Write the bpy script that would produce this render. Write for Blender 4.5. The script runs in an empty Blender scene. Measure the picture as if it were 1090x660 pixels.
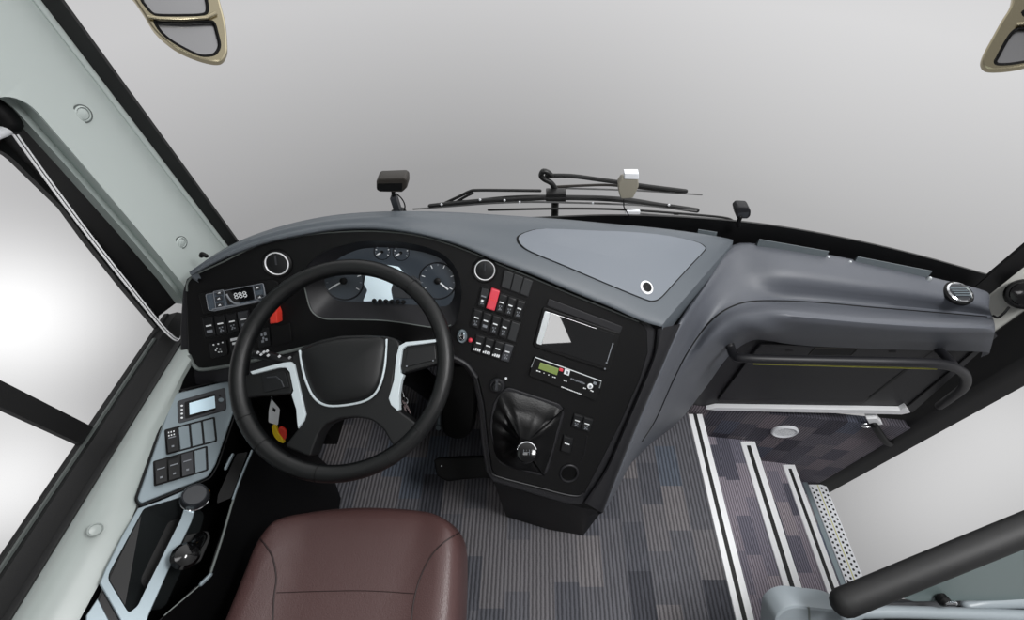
import bpy, math, random
from math import sin, cos, pi, atan, radians
from mathutils import Vector, Matrix
from mathutils.bvhtree import BVHTree
from mathutils.geometry import tessellate_polygon
random.seed(4)
scn = bpy.context.scene
COL = scn.collection

# ------------------------------------------------------------------ camera model
CX, CY, F, H = 572.0, 330.0, 460.0, 1.55
PIT = atan(580.0/460.0)
cP, sP = cos(PIT), sin(PIT)
EYE = Vector((0, 0, H))
def ray(px, py):
    u = (px-CX)/F; v = (CY-py)/F
    return Vector((u, cP+v*sP, -sP+v*cP))
def W(px, py, t): return EYE + ray(px, py)*t
def WX(px, py, x): d = ray(px, py); return EYE + d*(x/d.x)
def WY(px, py, y): d = ray(px, py); return EYE + d*(y/d.y)
def WZ(px, py, z): d = ray(px, py); return EYE + d*((z-H)/d.z)
class Plane:
    def __init__(s, p, q, r):
        s.p = p.copy(); n = (q-p).cross(r-p).normalized()
        if n.dot(EYE-p) < 0: n = -n
        s.n = n
    def at(s, px, py, h=0.0):
        d = ray(px, py); o = s.p + s.n*h
        return EYE + d*((o-EYE).dot(s.n)/d.dot(s.n))
def scale_at(p):
    return (p-EYE).dot(Vector((0, cP, -sP)))/F      # metres per pixel there

# ------------------------------------------------------------------ materials
def lin(c):
    c = c/255.0
    return c/12.92 if c <= .04045 else ((c+.055)/1.055)**2.4
def rgb(r, g, b): return (lin(r), lin(g), lin(b), 1)
MATS = {}
def M(name, col, rough=.5, metal=0., spec=.5, bump=0., bscale=400., coat=0., emit=0., var=0.):
    m = bpy.data.materials.new(name); m.use_nodes = True
    nt = m.node_tree; b = nt.nodes['Principled BSDF']
    c = rgb(*col)
    b.inputs['Base Color'].default_value = c
    b.inputs['Roughness'].default_value = rough
    b.inputs['Metallic'].default_value = metal
    b.inputs['Specular IOR Level'].default_value = spec
    if coat:
        b.inputs['Coat Weight'].default_value = coat; b.inputs['Coat Roughness'].default_value = .012
    if emit:
        b.inputs['Emission Color'].default_value = c; b.inputs['Emission Strength'].default_value = emit
    tc = nt.nodes.new('ShaderNodeTexCoord')
    if bump:
        no = nt.nodes.new('ShaderNodeTexNoise'); no.inputs['Scale'].default_value = bscale; no.inputs['Detail'].default_value = 3
        nt.links.new(tc.outputs['Object'], no.inputs['Vector'])
        bp = nt.nodes.new('ShaderNodeBump'); bp.inputs['Strength'].default_value = bump; bp.inputs['Distance'].default_value = .002
        nt.links.new(no.outputs['Fac'], bp.inputs['Height']); nt.links.new(bp.outputs['Normal'], b.inputs['Normal'])
    if var:
        n2 = nt.nodes.new('ShaderNodeTexNoise'); n2.inputs['Scale'].default_value = 9; n2.inputs['Detail'].default_value = 4
        nt.links.new(tc.outputs['Object'], n2.inputs['Vector'])
        mr = nt.nodes.new('ShaderNodeMapRange'); mr.inputs['To Min'].default_value = max(0, rough-var); mr.inputs['To Max'].default_value = min(1, rough+var)
        nt.links.new(n2.outputs['Fac'], mr.inputs['Value']); nt.links.new(mr.outputs['Result'], b.inputs['Roughness'])
    MATS[name] = m
    return m
PAD   = M('soft_grey_dash_skin', (88, 94, 100), .46, bump=.25, bscale=700, var=.06)
HATCH = M('hatch_grey_plastic', (116, 122, 130), .4, bump=.15, bscale=800)
PASS  = M('passenger_dash_skin', (85, 88, 95), .46, bump=.25, bscale=700, var=.05)
FASC  = M('matt_black_fascia', (12, 12, 13), .42, spec=.22, bump=.12, bscale=900)
SHELL = M('dark_shell_plastic', (30, 30, 33), .45, spec=.35, bump=.1, bscale=700)
DARK  = M('deep_black_plastic', (9, 9, 10), .5, spec=.25)
GLOSS = M('gloss_black', (9, 9, 10), .12)
RUBB  = M('black_rubber', (17, 17, 18), .62, bump=.1, bscale=500)
TRIM  = M('trim_silver', (196, 206, 210), .34, metal=.15)
RIM   = M('black_rim_leather', (13, 14, 15), .36, spec=.4, bump=.2, bscale=900)
HUB   = M('hub_black', (15, 16, 17), .45, spec=.35, bump=.15, bscale=900)
SWI   = M('switch_black', (16, 17, 19), .4, spec=.35)
SWG   = M('switch_dark_grey', (46, 48, 52), .4)
BLANK = M('blank_grey', (30, 32, 34), .5)
WHITE = M('white_print', (225, 228, 230), .5)
FAINT = M('grey_print', (120, 124, 130), .5)
SILV  = M('silver_paint', (196, 201, 203), .32, metal=.55)
SILVP = M('console_silver', (128, 140, 146), .36, metal=.45)
CHROME= M('chrome', (215, 217, 220), .14, metal=1.)
ALU   = M('bright_aluminium', (250, 251, 253), .4, metal=.0)
ALUB  = M('threshold_plate', (240, 242, 246), .4, metal=.0)
SILLP = M('sill_shaded_plastic', (162, 170, 167), .36, var=.05)  # wall plastic in a darker tone, painting in the sill's shading
WALLP = M('pale_grey_wall_plastic', (192, 201, 198), .4, var=.05)
REVEAL= M('window_reveal_plastic', (160, 172, 168), .35, var=.05)
PILR  = M('right_pillar_plastic', (214, 214, 208), .5)
FRIT  = M('black_frit', (14, 14, 15), .4)
LEATH = M('brown_leather', (80, 57, 56), .36, bump=.35, bscale=380)
SEAM  = M('dark_seam', (38, 22, 22), .6)
RED   = M('red_plastic', (225, 62, 48), .4)
ROSE  = M('hazard_red', (214, 62, 78), .35)
YELL  = M('yellow_plastic', (228, 196, 30), .45)
LIME  = M('yellow_strip', (206, 204, 84), .45)
LCDG  = M('green_lcd', (120, 138, 70), .3, emit=.0)
LCDB  = M('blue_lcd', (196, 220, 232), .25, emit=.25)
REFLW  = M('painted_reflection', (204, 221, 229), .25, emit=.4)  # glowing colour for the reflection painted into the cluster
SCREEN= M('glass_black_screen', (10, 11, 13), .015, coat=1.)
FILM  = M('plastic_film', (74, 84, 94), .14, spec=1., bump=.6, bscale=160)
GAUGE = M('gauge_face', (54, 61, 69), .3)
BRASS = M('champagne_metal', (196, 186, 158), .22, metal=1.)
MIRR  = M('mirror_glass', (190, 190, 192), .3, metal=1.)
BEIGE = M('beige_sensor', (150, 145, 132), .5)
BROWNM= M('dark_brown_box', (48, 44, 40), .45)
STEEL = M('wiper_black', (32, 32, 32), .4)
WSTEEL= M('wiper_silver', (150, 150, 150), .3, metal=.7)
PANELT= M('tinted_panel', (92, 104, 104), .2)
GFRAME= M('light_grey_frame', (134, 142, 147), .4)
TRACK = M('track_grey', (96, 102, 100), .5)
SMOKE = M('smoked_strip', (92, 99, 103), .25)
BOOT  = M('black_gaiter', (11, 11, 12), .42, spec=.3, bump=.3, bscale=300)
TRAYS = M('tray_satin', (34, 37, 38), .4)

def carpet(name, axis, tint, pitch=.0125, blk=(.075, .14)):
    """ribbed carpet woven of blocks: ribs run along one axis, blocks differ in tone"""
    m = bpy.data.materials.new(name); m.use_nodes = True
    nt = m.node_tree; N = nt.nodes; L = nt.links; b = N['Principled BSDF']
    tc = N.new('ShaderNodeTexCoord'); sx = N.new('ShaderNodeSeparateXYZ'); L.new(tc.outputs['Object'], sx.inputs[0])
    a, c = ('X', 'Y') if axis == 'Y' else (('Z', 'X') if axis == 'X' else ('X', 'Z'))
    def mth(op, x, y=None):
        n = N.new('ShaderNodeMath'); n.operation = op
        for i, q in enumerate((x, y)):
            if q is None: continue
            if isinstance(q, (int, float)): n.inputs[i].default_value = q
            else: L.new(q, n.inputs[i])
        return n.outputs[0]
    A, C = sx.outputs[a], sx.outputs[c]
    wob = N.new('ShaderNodeTexNoise'); wob.inputs['Scale'].default_value = 60; L.new(tc.outputs['Object'], wob.inputs['Vector'])
    Aw = mth('ADD', A, mth('MULTIPLY', wob.outputs['Fac'], .004))
    rib = mth('SINE', mth('MULTIPLY', Aw, 2*pi/pitch))
    rib01 = mth('ADD', mth('MULTIPLY', rib, .5), .5)
    ca = mth('FLOOR', mth('DIVIDE', A, blk[0]))
    wn0 = N.new('ShaderNodeTexWhiteNoise'); wn0.noise_dimensions = '1D'; L.new(ca, wn0.inputs['W'])
    cc = mth('FLOOR', mth('DIVIDE', mth('ADD', C, mth('MULTIPLY', wn0.outputs['Value'], 3.)), blk[1]))
    cb = N.new('ShaderNodeCombineXYZ'); L.new(ca, cb.inputs[0]); L.new(cc, cb.inputs[1])
    wn = N.new('ShaderNodeTexWhiteNoise'); wn.noise_dimensions = '3D'; L.new(cb.outputs[0], wn.inputs['Vector'])
    rp = N.new('ShaderNodeValToRGB'); L.new(wn.outputs['Value'], rp.inputs['Fac'])
    rp.color_ramp.interpolation = 'CONSTANT'
    e = rp.color_ramp.elements
    tones = ((0, (88, 88, 92)), (.28, (99, 97, 99)), (.52, (107, 104, 104)), (.66, (78, 79, 84)), (.80, (82, 88, 97)), (.91, (64, 65, 70)))
    for i, (p, q) in enumerate(tones):
        k = e[i] if i < 2 else e.new(p)
        k.position = p; k.color = rgb(*[min(255, int(w*t)) for w, t in zip(q, tint)])
    nz = N.new('ShaderNodeTexNoise'); nz.inputs['Scale'].default_value = 420; nz.inputs['Detail'].default_value = 2
    L.new(tc.outputs['Object'], nz.inputs['Vector'])
    fac = mth('ADD', mth('MULTIPLY', rib01, .75), mth('MULTIPLY', nz.outputs['Fac'], .75))
    mx = N.new('ShaderNodeMixRGB'); mx.blend_type = 'MULTIPLY'; mx.inputs['Fac'].default_value = 1
    L.new(rp.outputs['Color'], mx.inputs['Color1'])
    r2 = N.new('ShaderNodeValToRGB'); L.new(fac, r2.inputs['Fac'])
    r2.color_ramp.elements[0].position = .2; r2.color_ramp.elements[0].color = (.30, .30, .31, 1)
    r2.color_ramp.elements[1].position = .95; r2.color_ramp.elements[1].color = (1.45, 1.45, 1.45, 1)
    L.new(r2.outputs['Color'], mx.inputs['Color2'])
    L.new(mx.outputs['Color'], b.inputs['Base Color'])
    b.inputs['Roughness'].default_value = .8; b.inputs['Specular IOR Level'].default_value = .25
    bp = N.new('ShaderNodeBump'); bp.inputs['Strength'].default_value = .5; bp.inputs['Distance'].default_value = .003
    L.new(rib01, bp.inputs['Height']); L.new(bp.outputs['Normal'], b.inputs['Normal'])
    return m
CARP  = carpet('ribbed_block_carpet', 'Y', (1., 1., 1.02))
CARPS = carpet('step_carpet', 'Y', (1.38, 1.34, 1.40), pitch=.009, blk=(.054, .13))
CARPW = carpet('stepwell_wall_carpet', 'Z', (1.02, .98, 1.03), pitch=.010, blk=(.07, .12))

def glass(name, tint):
    m = bpy.data.materials.new(name); m.use_nodes = True
    nt = m.node_tree; N = nt.nodes; N.remove(N['Principled BSDF'])
    out = N['Material Output']
    tr = N.new('ShaderNodeBsdfTransparent'); tr.inputs[0].default_value = (tint, tint, tint, 1)
    gl = N.new('ShaderNodeBsdfGlossy'); gl.inputs['Roughness'].default_value = 0.0
    fr = N.new('ShaderNodeFresnel'); fr.inputs['IOR'].default_value = 1.05
    mx = N.new('ShaderNodeMixShader')
    nt.links.new(fr.outputs[0], mx.inputs[0]); nt.links.new(tr.outputs[0], mx.inputs[1]); nt.links.new(gl.outputs[0], mx.inputs[2])
    nt.links.new(mx.outputs[0], out.inputs['Surface'])
    return m
GLASS = glass('clear_pane', .995)

# ------------------------------------------------------------------ mesh builder
def cat(p0, p1, p2, p3, s):
    return .5*((2*p1) + (p2-p0)*s + (2*p0-5*p1+4*p2-p3)*s*s + (3*p1-p0-3*p2+p3)*s**3)
def smooth(pts, n=6, closed=False):
    out = []; k = len(pts)
    rng = range(k) if closed else range(k-1)
    for i in rng:
        if closed: a, b, c, d = pts[i-1], pts[i], pts[(i+1) % k], pts[(i+2) % k]
        else:
            b, c = pts[i], pts[i+1]
            a = pts[i-1] if i else 2*b-c
            d = pts[i+2] if i+2 < k else 2*c-b
        for j in range(n): out.append(cat(a, b, c, d, j/n))
    if not closed: out.append(pts[-1].copy())
    return out
def V2(pts): return [Vector((p[0], p[1])) for p in pts]
def smooth2(pts, n=4, closed=True): return [(p.x, p.y) for p in smooth(V2(pts), n, closed)]
def rnd(pts, r, n=4):
    """polygon (pixels) with rounded corners"""
    P = V2(pts); out = []; k = len(P)
    for i in range(k):
        a, b, c = P[i-1], P[i], P[(i+1) % k]
        la, lc = (a-b).length, (c-b).length
        q = min(r, la*.48, lc*.48)
        s = b+(a-b).normalized()*q; e = b+(c-b).normalized()*q
        for j in range(n+1):
            t = j/n
            out.append((s*(1-t)**2+b*2*t*(1-t)+e*t*t))
    return [(p.x, p.y) for p in out]
def quad_cell(q, u0, u1, v0, v1):
    tl, tr, br, bl = V2(q)
    def f(u, v): return (tl*(1-u)+tr*u)*(1-v)+(bl*(1-u)+br*u)*v
    return [tuple(f(u0, v0)), tuple(f(u1, v0)), tuple(f(u1, v1)), tuple(f(u0, v1))]

class B:
    def __init__(s): s.v = []; s.f = []; s.m = []; s.mats = []; s.flat = set()
    def mi(s, mat):
        if mat not in s.mats: s.mats.append(mat)
        return s.mats.index(mat)
    def raw(s, vs, fs, mat):
        o = len(s.v); i = s.mi(mat)
        s.v += [Vector(v) for v in vs]
        for f in fs: s.f.append([o+k for k in f]); s.m.append(i)
        return s
    def plate(s, pts, n, thick, mat, bev=0., holes=(), capb=True):
        """outline (3D), top face at the outline, body extruded along -n, rounded upper edge"""
        n = n.normalized()
        e1 = (pts[1]-pts[0]); e1 = (e1-n*e1.dot(n)).normalized(); e2 = n.cross(e1)
        def area(P):
            return sum(P[i-1].dot(e1)*P[i].dot(e2)-P[i].dot(e1)*P[i-1].dot(e2) for i in range(len(P)))
        if area(pts) < 0: pts = pts[::-1]
        k = len(pts)
        nrm = []
        for i in range(k):
            a, b, c = pts[i-1], pts[i], pts[(i+1) % k]
            d1 = (b-a); d2 = (c-b)
            m1 = n.cross(d1).normalized() if d1.length > 1e-9 else Vector((0, 0, 0))
            m2 = n.cross(d2).normalized() if d2.length > 1e-9 else m1
            mm = (m1+m2)
            mm = mm.normalized()/max(.5, mm.normalized().dot(m2) if mm.length > 1e-6 else 1) if mm.length > 1e-6 else m1
            nrm.append(mm)
        if bev > 0: rings = [(0, -thick), (0, -bev), (.3*bev, -.3*bev), (bev, 0)]
        else: rings = [(0, -thick), (0, 0)]
        vs = []; fs = []
        for off, z in rings:
            vs += [pts[i]+nrm[i]*off+n*z for i in range(k)]
        R = len(rings)
        for r in range(R-1):
            for i in range(k):
                j = (i+1) % k
                fs.append((r*k+i, r*k+j, (r+1)*k+j, (r+1)*k+i))
        if holes or k > 6:
            top = [vs[(R-1)*k+i] for i in range(k)]
            loops = [top]+[list(h) for h in holes]
            flat = [p for lp in loops for p in lp]
            nf0 = len(fs)
            base = len(vs); vs += flat
            tess = tessellate_polygon([[Vector((p.dot(e1), p.dot(e2), 0)) for p in lp] for lp in loops])
            for t in tess:
                a, b_, c = [flat[q] for q in t]
                if (b_-a).cross(c-a).dot(n) < 0: t = (t[0], t[2], t[1])
                fs.append(tuple(base+q for q in t))
            caps = set(range(nf0, len(fs)))
            off = base+k
            for h in holes:
                hb = len(vs); vs += [p-n*thick for p in h]; kh = len(h)
                for i in range(kh):
                    j = (i+1) % kh
                    fs.append((off+i, off+j, hb+j, hb+i))
                off += kh
            if capb and not holes:
                for t in tess:
                    a, b_, c = [flat[q] for q in t]
                    t = tuple(t)
                    if (b_-a).cross(c-a).dot(n) > 0: t = (t[0], t[2], t[1])
                    caps.add(len(fs)); fs.append(t)
        else:
            caps = {len(fs)}
            fs.append(tuple((R-1)*k+i for i in range(k)))
            if capb: caps.add(len(fs))
            if capb: fs.append(tuple(k-1-i for i in range(k)))
        fo_ = len(s.f); s.flat |= {fo_+q for q in caps}
        return s.raw(vs, fs, mat)
    def pl(s, plane, px, h, thick, mat, bev=0., holes=()):
        """plate drawn by its outline on a plane, raised by h"""
        return s.plate([plane.at(x, y, h) for x, y in px], plane.n, thick, mat, bev,
                       [[plane.at(x, y, h) for x, y in q] for q in holes])
    def lathe(s, c, n, prof, mat, seg=32, sx=1., up=None):
        n = n.normalized(); e1 = (up or Vector((1, 0, 0))); e1 = (e1-n*e1.dot(n)).normalized(); e2 = n.cross(e1)
        vs = []; fs = []
        for r, h in prof:
            for i in range(seg):
                a = 2*pi*i/seg
                vs.append(c+e1*(r*cos(a)*sx)+e2*(r*sin(a))+n*h)
        for q in range(len(prof)-1):
            for i in range(seg):
                j = (i+1) % seg
                fs.append((q*seg+i, q*seg+j, (q+1)*seg+j, (q+1)*seg+i))
        fs.append(tuple(range((len(prof)-1)*seg, len(prof)*seg)))
        fs.append(tuple(reversed(range(seg))))
        return s.raw(vs, fs, mat)
    def tube(s, path, r, mat, closed=False, seg=10, flat=1., up=None):
        P = [Vector(p) for p in path]; k = len(P)
        vs = []; fs = []; prev = None
        for i in range(k):
            if closed: t = P[(i+1) % k]-P[i-1]
            else: t = P[min(i+1, k-1)]-P[max(i-1, 0)]
            t.normalize()
            if prev is None:
                ref = up or (Vector((0, 0, 1)) if abs(t.z) < .9 else Vector((1, 0, 0)))
                a = (ref-t*ref.dot(t)).normalized()
            else:
                a = (prev-t*prev.dot(t)).normalized()
            if up: a = (up-t*up.dot(t)).normalized()
            prev = a; b = t.cross(a)
            rr = r[i] if isinstance(r, (list, tuple)) else r
            for q in range(seg):
                w = 2*pi*q/seg
                vs.append(P[i]+a*(rr*flat*cos(w))+b*(rr*sin(w)))
        for i in range(k if closed else k-1):
            j = (i+1) % k
            for q in range(seg):
                w = (q+1) % seg
                fs.append((i*seg+q, i*seg+w, j*seg+w, j*seg+q))
        if not closed:
            fs.append(tuple(reversed(range(seg)))); fs.append(tuple(range((k-1)*seg, k*seg)))
        return s.raw(vs, fs, mat)
    def rod(s, path, r, mat, seg=12, n=6, flat=1., up=None):
        """smooth tube with rounded ends"""
        P = smooth([Vector(p) for p in path], n)
        d0 = (P[0]-P[1]).normalized(); d1 = (P[-1]-P[-2]).normalized()
        ext0 = [P[0]+d0*r*.98, P[0]+d0*r*.8, P[0]+d0*r*.45]; ext1 = [P[-1]+d1*r*.45, P[-1]+d1*r*.8, P[-1]+d1*r*.98]
        R = [r*.2, r*.6, r*.89]+[r]*len(P)+[r*.89, r*.6, r*.2]
        return s.tube(ext0+P+ext1, R, mat, seg=seg, flat=flat, up=up)
    def grid(s, G, mat, flip=False, nu=1, nv=1):
        """rows x cols of points, smoothed"""
        if nv > 1: G = [list(r) for r in zip(*[smooth(list(c), nv) for c in zip(*G)])]
        if nu > 1: G = [smooth(r, nu) for r in G]
        R, Cn = len(G), len(G[0])
        vs = [p for r in G for p in r]; fs = []
        for i in range(R-1):
            for j in range(Cn-1):
                f = (i*Cn+j, i*Cn+j+1, (i+1)*Cn+j+1, (i+1)*Cn+j)
                fs.append(f[::-1] if flip else f)
        s.raw(vs, fs, mat); s.last = (vs, fs)
        return s
    def loft(s, loops, mat, cap0=False, cap1=False):
        k = len(loops[0]); vs = [p for l in loops for p in l]; fs = []
        for r in range(len(loops)-1):
            for i in range(k):
                j = (i+1) % k
                fs.append((r*k+i, r*k+j, (r+1)*k+j, (r+1)*k+i))
        if cap0: fs.append(tuple(reversed(range(k))))
        if cap1: fs.append(tuple(range((len(loops)-1)*k, len(loops)*k)))
        return s.raw(vs, fs, mat)
    def box(s, x0, x1, y0, y1, z0, z1, mat, bev=0.):
        pts = [Vector((x0, y0, z1)), Vector((x1, y0, z1)), Vector((x1, y1, z1)), Vector((x0, y1, z1))]
        return s.plate(pts, Vector((0, 0, 1)), z1-z0, mat, bev)
    def decal(s, bvh, px, h, thick, mat, rings=5):
        """plate that follows a curved skin: outline given as seen from the seat"""
        c = sum(V2(px), Vector((0, 0)))/len(px); k = len(px)
        def hit(p, hh):
            o, nn, i, d = bvh.ray_cast(EYE, ray(p.x, p.y).normalized())
            if o is None: return None
            if nn.dot(EYE-o) < 0: nn = -nn
            return o+nn*hh
        loops = []
        P = V2(px)
        def ring(f, hh):
            out = []
            for p in P:
                q = hit(c+(p-c)*f, hh)
                out.append(q if q else (loops[-1][len(out)] if loops else W(p.x, p.y, 1.2)))
            return out
        loops.append(ring(1, h-thick)); loops.append(ring(1, h))
        for i in range(1, rings): loops.append(ring(1-i/rings, h))
        loops.append(ring(.02, h))
        return s.loft(loops, mat, True, True)
    def text(s, body, plane, px, py, size_px, ang, mat, h=.001):
        cu = bpy.data.curves.new('t', 'FONT'); cu.body = body; cu.align_x = 'CENTER'; cu.align_y = 'CENTER'; cu.size = 1
        o = bpy.data.objects.new('t', cu); COL.objects.link(o)
        bpy.context.view_layer.update()
        me = bpy.data.meshes.new_from_object(o.evaluated_get(bpy.context.evaluated_depsgraph_get()))
        bpy.data.objects.remove(o); bpy.data.curves.remove(cu)
        c = plane.at(px, py, h); e1 = (plane.at(px+cos(ang), py+sin(ang), h)-c).normalized()
        e2 = plane.n.cross(e1); sc = size_px*scale_at(c)
        s.raw([c+e1*(v.co.x*sc)+e2*(v.co.y*sc) for v in me.vertices], [tuple(p.vertices) for p in me.polygons], mat)
        bpy.data.meshes.remove(me)
        return s
    def mark(s, plane, p, q, wpx, h, mat):
        """short printed bar"""
        p, q = Vector(p), Vector(q); d = (q-p).normalized(); n = Vector((-d.y, d.x))*wpx/2
        return s.pl(plane, [tuple(p+n), tuple(q+n), tuple(q-n), tuple(p-n)], h, .0006, mat)
    def build(s, name, parent=None, angle=38):
        o = len(s.v)
        if parent is not None: base = WL[parent.name]
        else:
            xs = [v.x for v in s.v]; ys = [v.y for v in s.v]; zs = [v.z for v in s.v]
            base = Vector(((min(xs)+max(xs))/2, (min(ys)+max(ys))/2, min(zs)))
        me = bpy.data.meshes.new(name)
        me.from_pydata([v-base for v in s.v], [], s.f)
        for mt in s.mats: me.materials.append(mt)
        for p, i in zip(me.polygons, s.m): p.material_index = i; p.use_smooth = p.index not in s.flat
        me.update()
        me.set_sharp_from_angle(angle=radians(angle))
        for p in me.polygons:
            if p.index in s.flat: p.use_smooth = False
        ob = bpy.data.objects.new(name, me); COL.objects.link(ob)
        if parent is not None: ob.parent = parent
        else: ob.location = base
        WL[ob.name] = base.copy()
        return ob
WL = {}
def thing(name, label, catg, loc, group=None):
    o = bpy.data.objects.new(name, None); COL.objects.link(o); o.empty_display_size = .05
    o.location = loc; WL[o.name] = Vector(loc)
    o['label'] = label; o['category'] = catg
    if group: o['group'] = group
    return o
def tag(o, label, catg, group=None):
    o['label'] = label; o['category'] = catg
    if group: o['group'] = group
    return o
def struct(o, label=None, catg=None):
    o['kind'] = 'structure'
    if label: o['label'] = label
    if catg: o['category'] = catg
    return o
def plabel(o, t): o['label'] = t; return o
UP = Vector((0, 0, 1))

# ================================================================== SETTING
# stepwell front wall plane (slightly skewed), passenger side
SWP = Plane(Vector((.60, .725, 0)), Vector((1.385, .635, 0)), Vector((.60, .725, 1)))
def swy(x): return .725-(x-.60)*(.09/.785)

b = B()
b.plate([Vector((-.93, -1.2, 0)), Vector((.585, -1.2, 0)), Vector((.585, swy(.585)+.02, 0)), Vector((.3, .98, 0)), Vector((-.93, .98, 0))], UP, .2, CARP)
floor = struct(b.build('floor'), 'grey ribbed carpet floor woven in blue and dark blocks', 'floor')
NOSE = [(.579, .632, 0.0), (.843, .904, -.2), (1.098, 1.152, -.4)]
b = B()
for (x0, x1, z) in ((.585, .905, -.2), (.85, 1.15, -.4)):
    b.plate([Vector((x0, -.8, z)), Vector((x1-.012, -.8, z)), Vector((x1-.012, swy(x1)+.01, z)), Vector((x0, swy(x0)+.01, z))], UP, .2, CARPS)
b.plate([Vector((1.1, -.8, -.6)), Vector((1.30, -.8, -.6)), Vector((1.30, swy(1.3)+.01, -.6)), Vector((1.1, swy(1.1)+.01, -.6))], UP, .05, CARPS)
st = b.build('step_carpet', floor)
ntrim = 0
lab = ['aluminium step nosing along the edge of the driver floor', 'aluminium step nosing on the first step down', 'aluminium step nosing on the second step down']
for i, (x0, x1, z) in enumerate(NOSE):
    w = x1-x0; y1 = swy(x1)-.002 if i else swy(x1)-.004
    b = B(); b.box(x0, x1, -.8, y1, z-.03 if i else z-.03, z+.005, ALU, .002)
    t = struct(b.build('trim_%d' % (i+1)), lab[i], 'step edge')
    b = B(); e = y1-.018 if i else y1
    b.box(x0+w*.34, x0+w*.60, -.8, e, z+.003, z+.0056, RUBB)
    b.build('grip_strip', t)
b = B(); b.box(1.278, 1.302, -.8, swy(1.29)-.002, -.615, -.597, SILVP, .002); b.box(1.302, 1.385, -.8, swy(1.385)-.002, -.62, -.594, ALUB, .003)
b.box(1.341, 1.344, -.8, swy(1.385)-.004, -.6, -.5932, LIME)
y = swy(1.385)-.02
while y > -.2:
    for j, x in enumerate((1.312, 1.329, 1.356, 1.373)):
        b.lathe(Vector((x, y-(j % 2)*.0105, -.5945)), UP, [(.0052, 0), (.0052, .0008)], DARK, 10)
    y -= .021
struct(b.build('trim_4'), 'white perforated threshold plate at the bottom of the steps', 'threshold')

# carpeted front wall of the stepwell
b = B()
b.plate([Vector((.50, swy(.50), .055)), Vector((1.36, swy(1.36), .055)), Vector((1.36, swy(1.36), -.66)), Vector((.50, swy(.50), -.66))], SWP.n, .03, CARPW)
struct(b.build('wall_front'), 'carpeted wall closing the stepwell below the passenger dashboard', 'wall')
# bulkhead below the windscreen, outside of the dashboards
b = B()
fw = [(-.9, .93), (-.4, 1.0), (.27, 1.05), (.8, 1.0), (1.27, .85)]
b.grid([[Vector((x, y, .575)) for x, y in fw], [Vector((x, y, -.2)) for x, y in fw]], DARK, nu=4)
b.grid([[Vector((x, y+.03, .575)) for x, y in fw], [Vector((x, y+.03, -.2)) for x, y in fw]], DARK, nu=4)
struct(b.build('wall_bulkhead'), 'black bulkhead under the windscreen behind the dashboards', 'wall')

# ---- windscreen
def wscurve(x):
    pts = [(-.90, .862), (-.857, .877), (-.6, .935), (-.2, .995), (.27, 1.02), (.75, .985), (1.05, .905), (1.25, .826), (1.29, .81)]
    for (a, ya), (c, yc) in zip(pts, pts[1:]):
        if a <= x <= c:
            s_ = (x-a)/(c-a); return ya+(yc-ya)*s_
    return pts[-1][1]
xs = [-.857+i*(1.29+.857)/40 for i in range(41)]
def wspt(x, z, o=0.): return Vector((x, wscurve(x)+o, z))
def sm(xs_, z, o): return smooth([wspt(x, z, o) for x in xs_[::4]], 4)
b = B(); b.grid([sm(xs, 2.05, 0), sm(xs, .60, 0)], GLASS)
win = b.build('window_1'); struct(win, 'large curved windscreen above the dashboards', 'window')
# frit: lower band + two uprights, each a thin solid strip just inside the glass
b = B()
zt = lambda x: .724-.053*max(0, (x-.5)/.75)
top = smooth([wspt(x, zt(x), -.006) for x in xs[::4]], 4); bot = sm(xs, .585, -.006)
topb = [p+Vector((0, .006, 0)) for p in top]; botb = [p+Vector((0, .006, 0)) for p in bot]
b.grid([botb, topb, top, bot], FRIT)
b.build('lower_band', win)
b = B()
for (x0, x1) in ((-.857, -.824),):
    y0, y1 = .877, .888
    b.raw([Vector((x0, y0-.004, .585)), Vector((x1, y1-.004, .585)), Vector((x1, y1-.004, 2.05)), Vector((x0, y0-.004, 2.05)),
           Vector((x0, y0+.003, .585)), Vector((x1, y1+.003, .585)), Vector((x1, y1+.003, 2.05)), Vector((x0, y0+.003, 2.05))],
          [(0, 1, 2, 3), (7, 6, 5, 4), (0, 4, 5, 1), (1, 5, 6, 2), (2, 6, 7, 3), (3, 7, 4, 0)], FRIT)
b.build('left_band', win)
b = B()
p0, p1 = (1.25, .822), (1.292, .806)
b.raw([Vector((p0[0], p0[1]-.004, .585)), Vector((p1[0], p1[1]-.004, .585)), Vector((p1[0], p1[1]-.004, 2.05)), Vector((p0[0], p0[1]-.004, 2.05)),
       Vector((p0[0], p0[1]+.004, .585)), Vector((p1[0], p1[1]+.004, .585)), Vector((p1[0], p1[1]+.004, 2.05)), Vector((p0[0], p0[1]+.004, 2.05))],
      [(0, 1, 2, 3), (7, 6, 5, 4), (0, 4, 5, 1), (1, 5, 6, 2), (2, 6, 7, 3), (3, 7, 4, 0)], FRIT)
b.build('right_band', win)

# ---- left wall: pillar panel with the window opening, reveal, sill
def xw(y): return -.82-.19*max(0, y-.68) if y > .68 else -.82
def rcorner(cx, cy, r, a0, a1, n=8):
    return [(cx+r*cos(a0+(a1-a0)*i/n), cy+r*sin(a0+(a1-a0)*i/n)) for i in range(n+1)]
edge = [(-1.1, 1.236)]+rcorner(.655, 1.196, .04, pi/2, 0)+[(.690, 1.10), (.680, .95), (.667, .80), (.655, .725)]
outer = edge+[(.66, .60), (.885, .60)]+[(.878, z) for z in (.8, 1.1, 1.5, 2.05)]+[(.7, 2.05), (-1.1, 2.05)]
b = B()
N_ = 14
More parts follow.
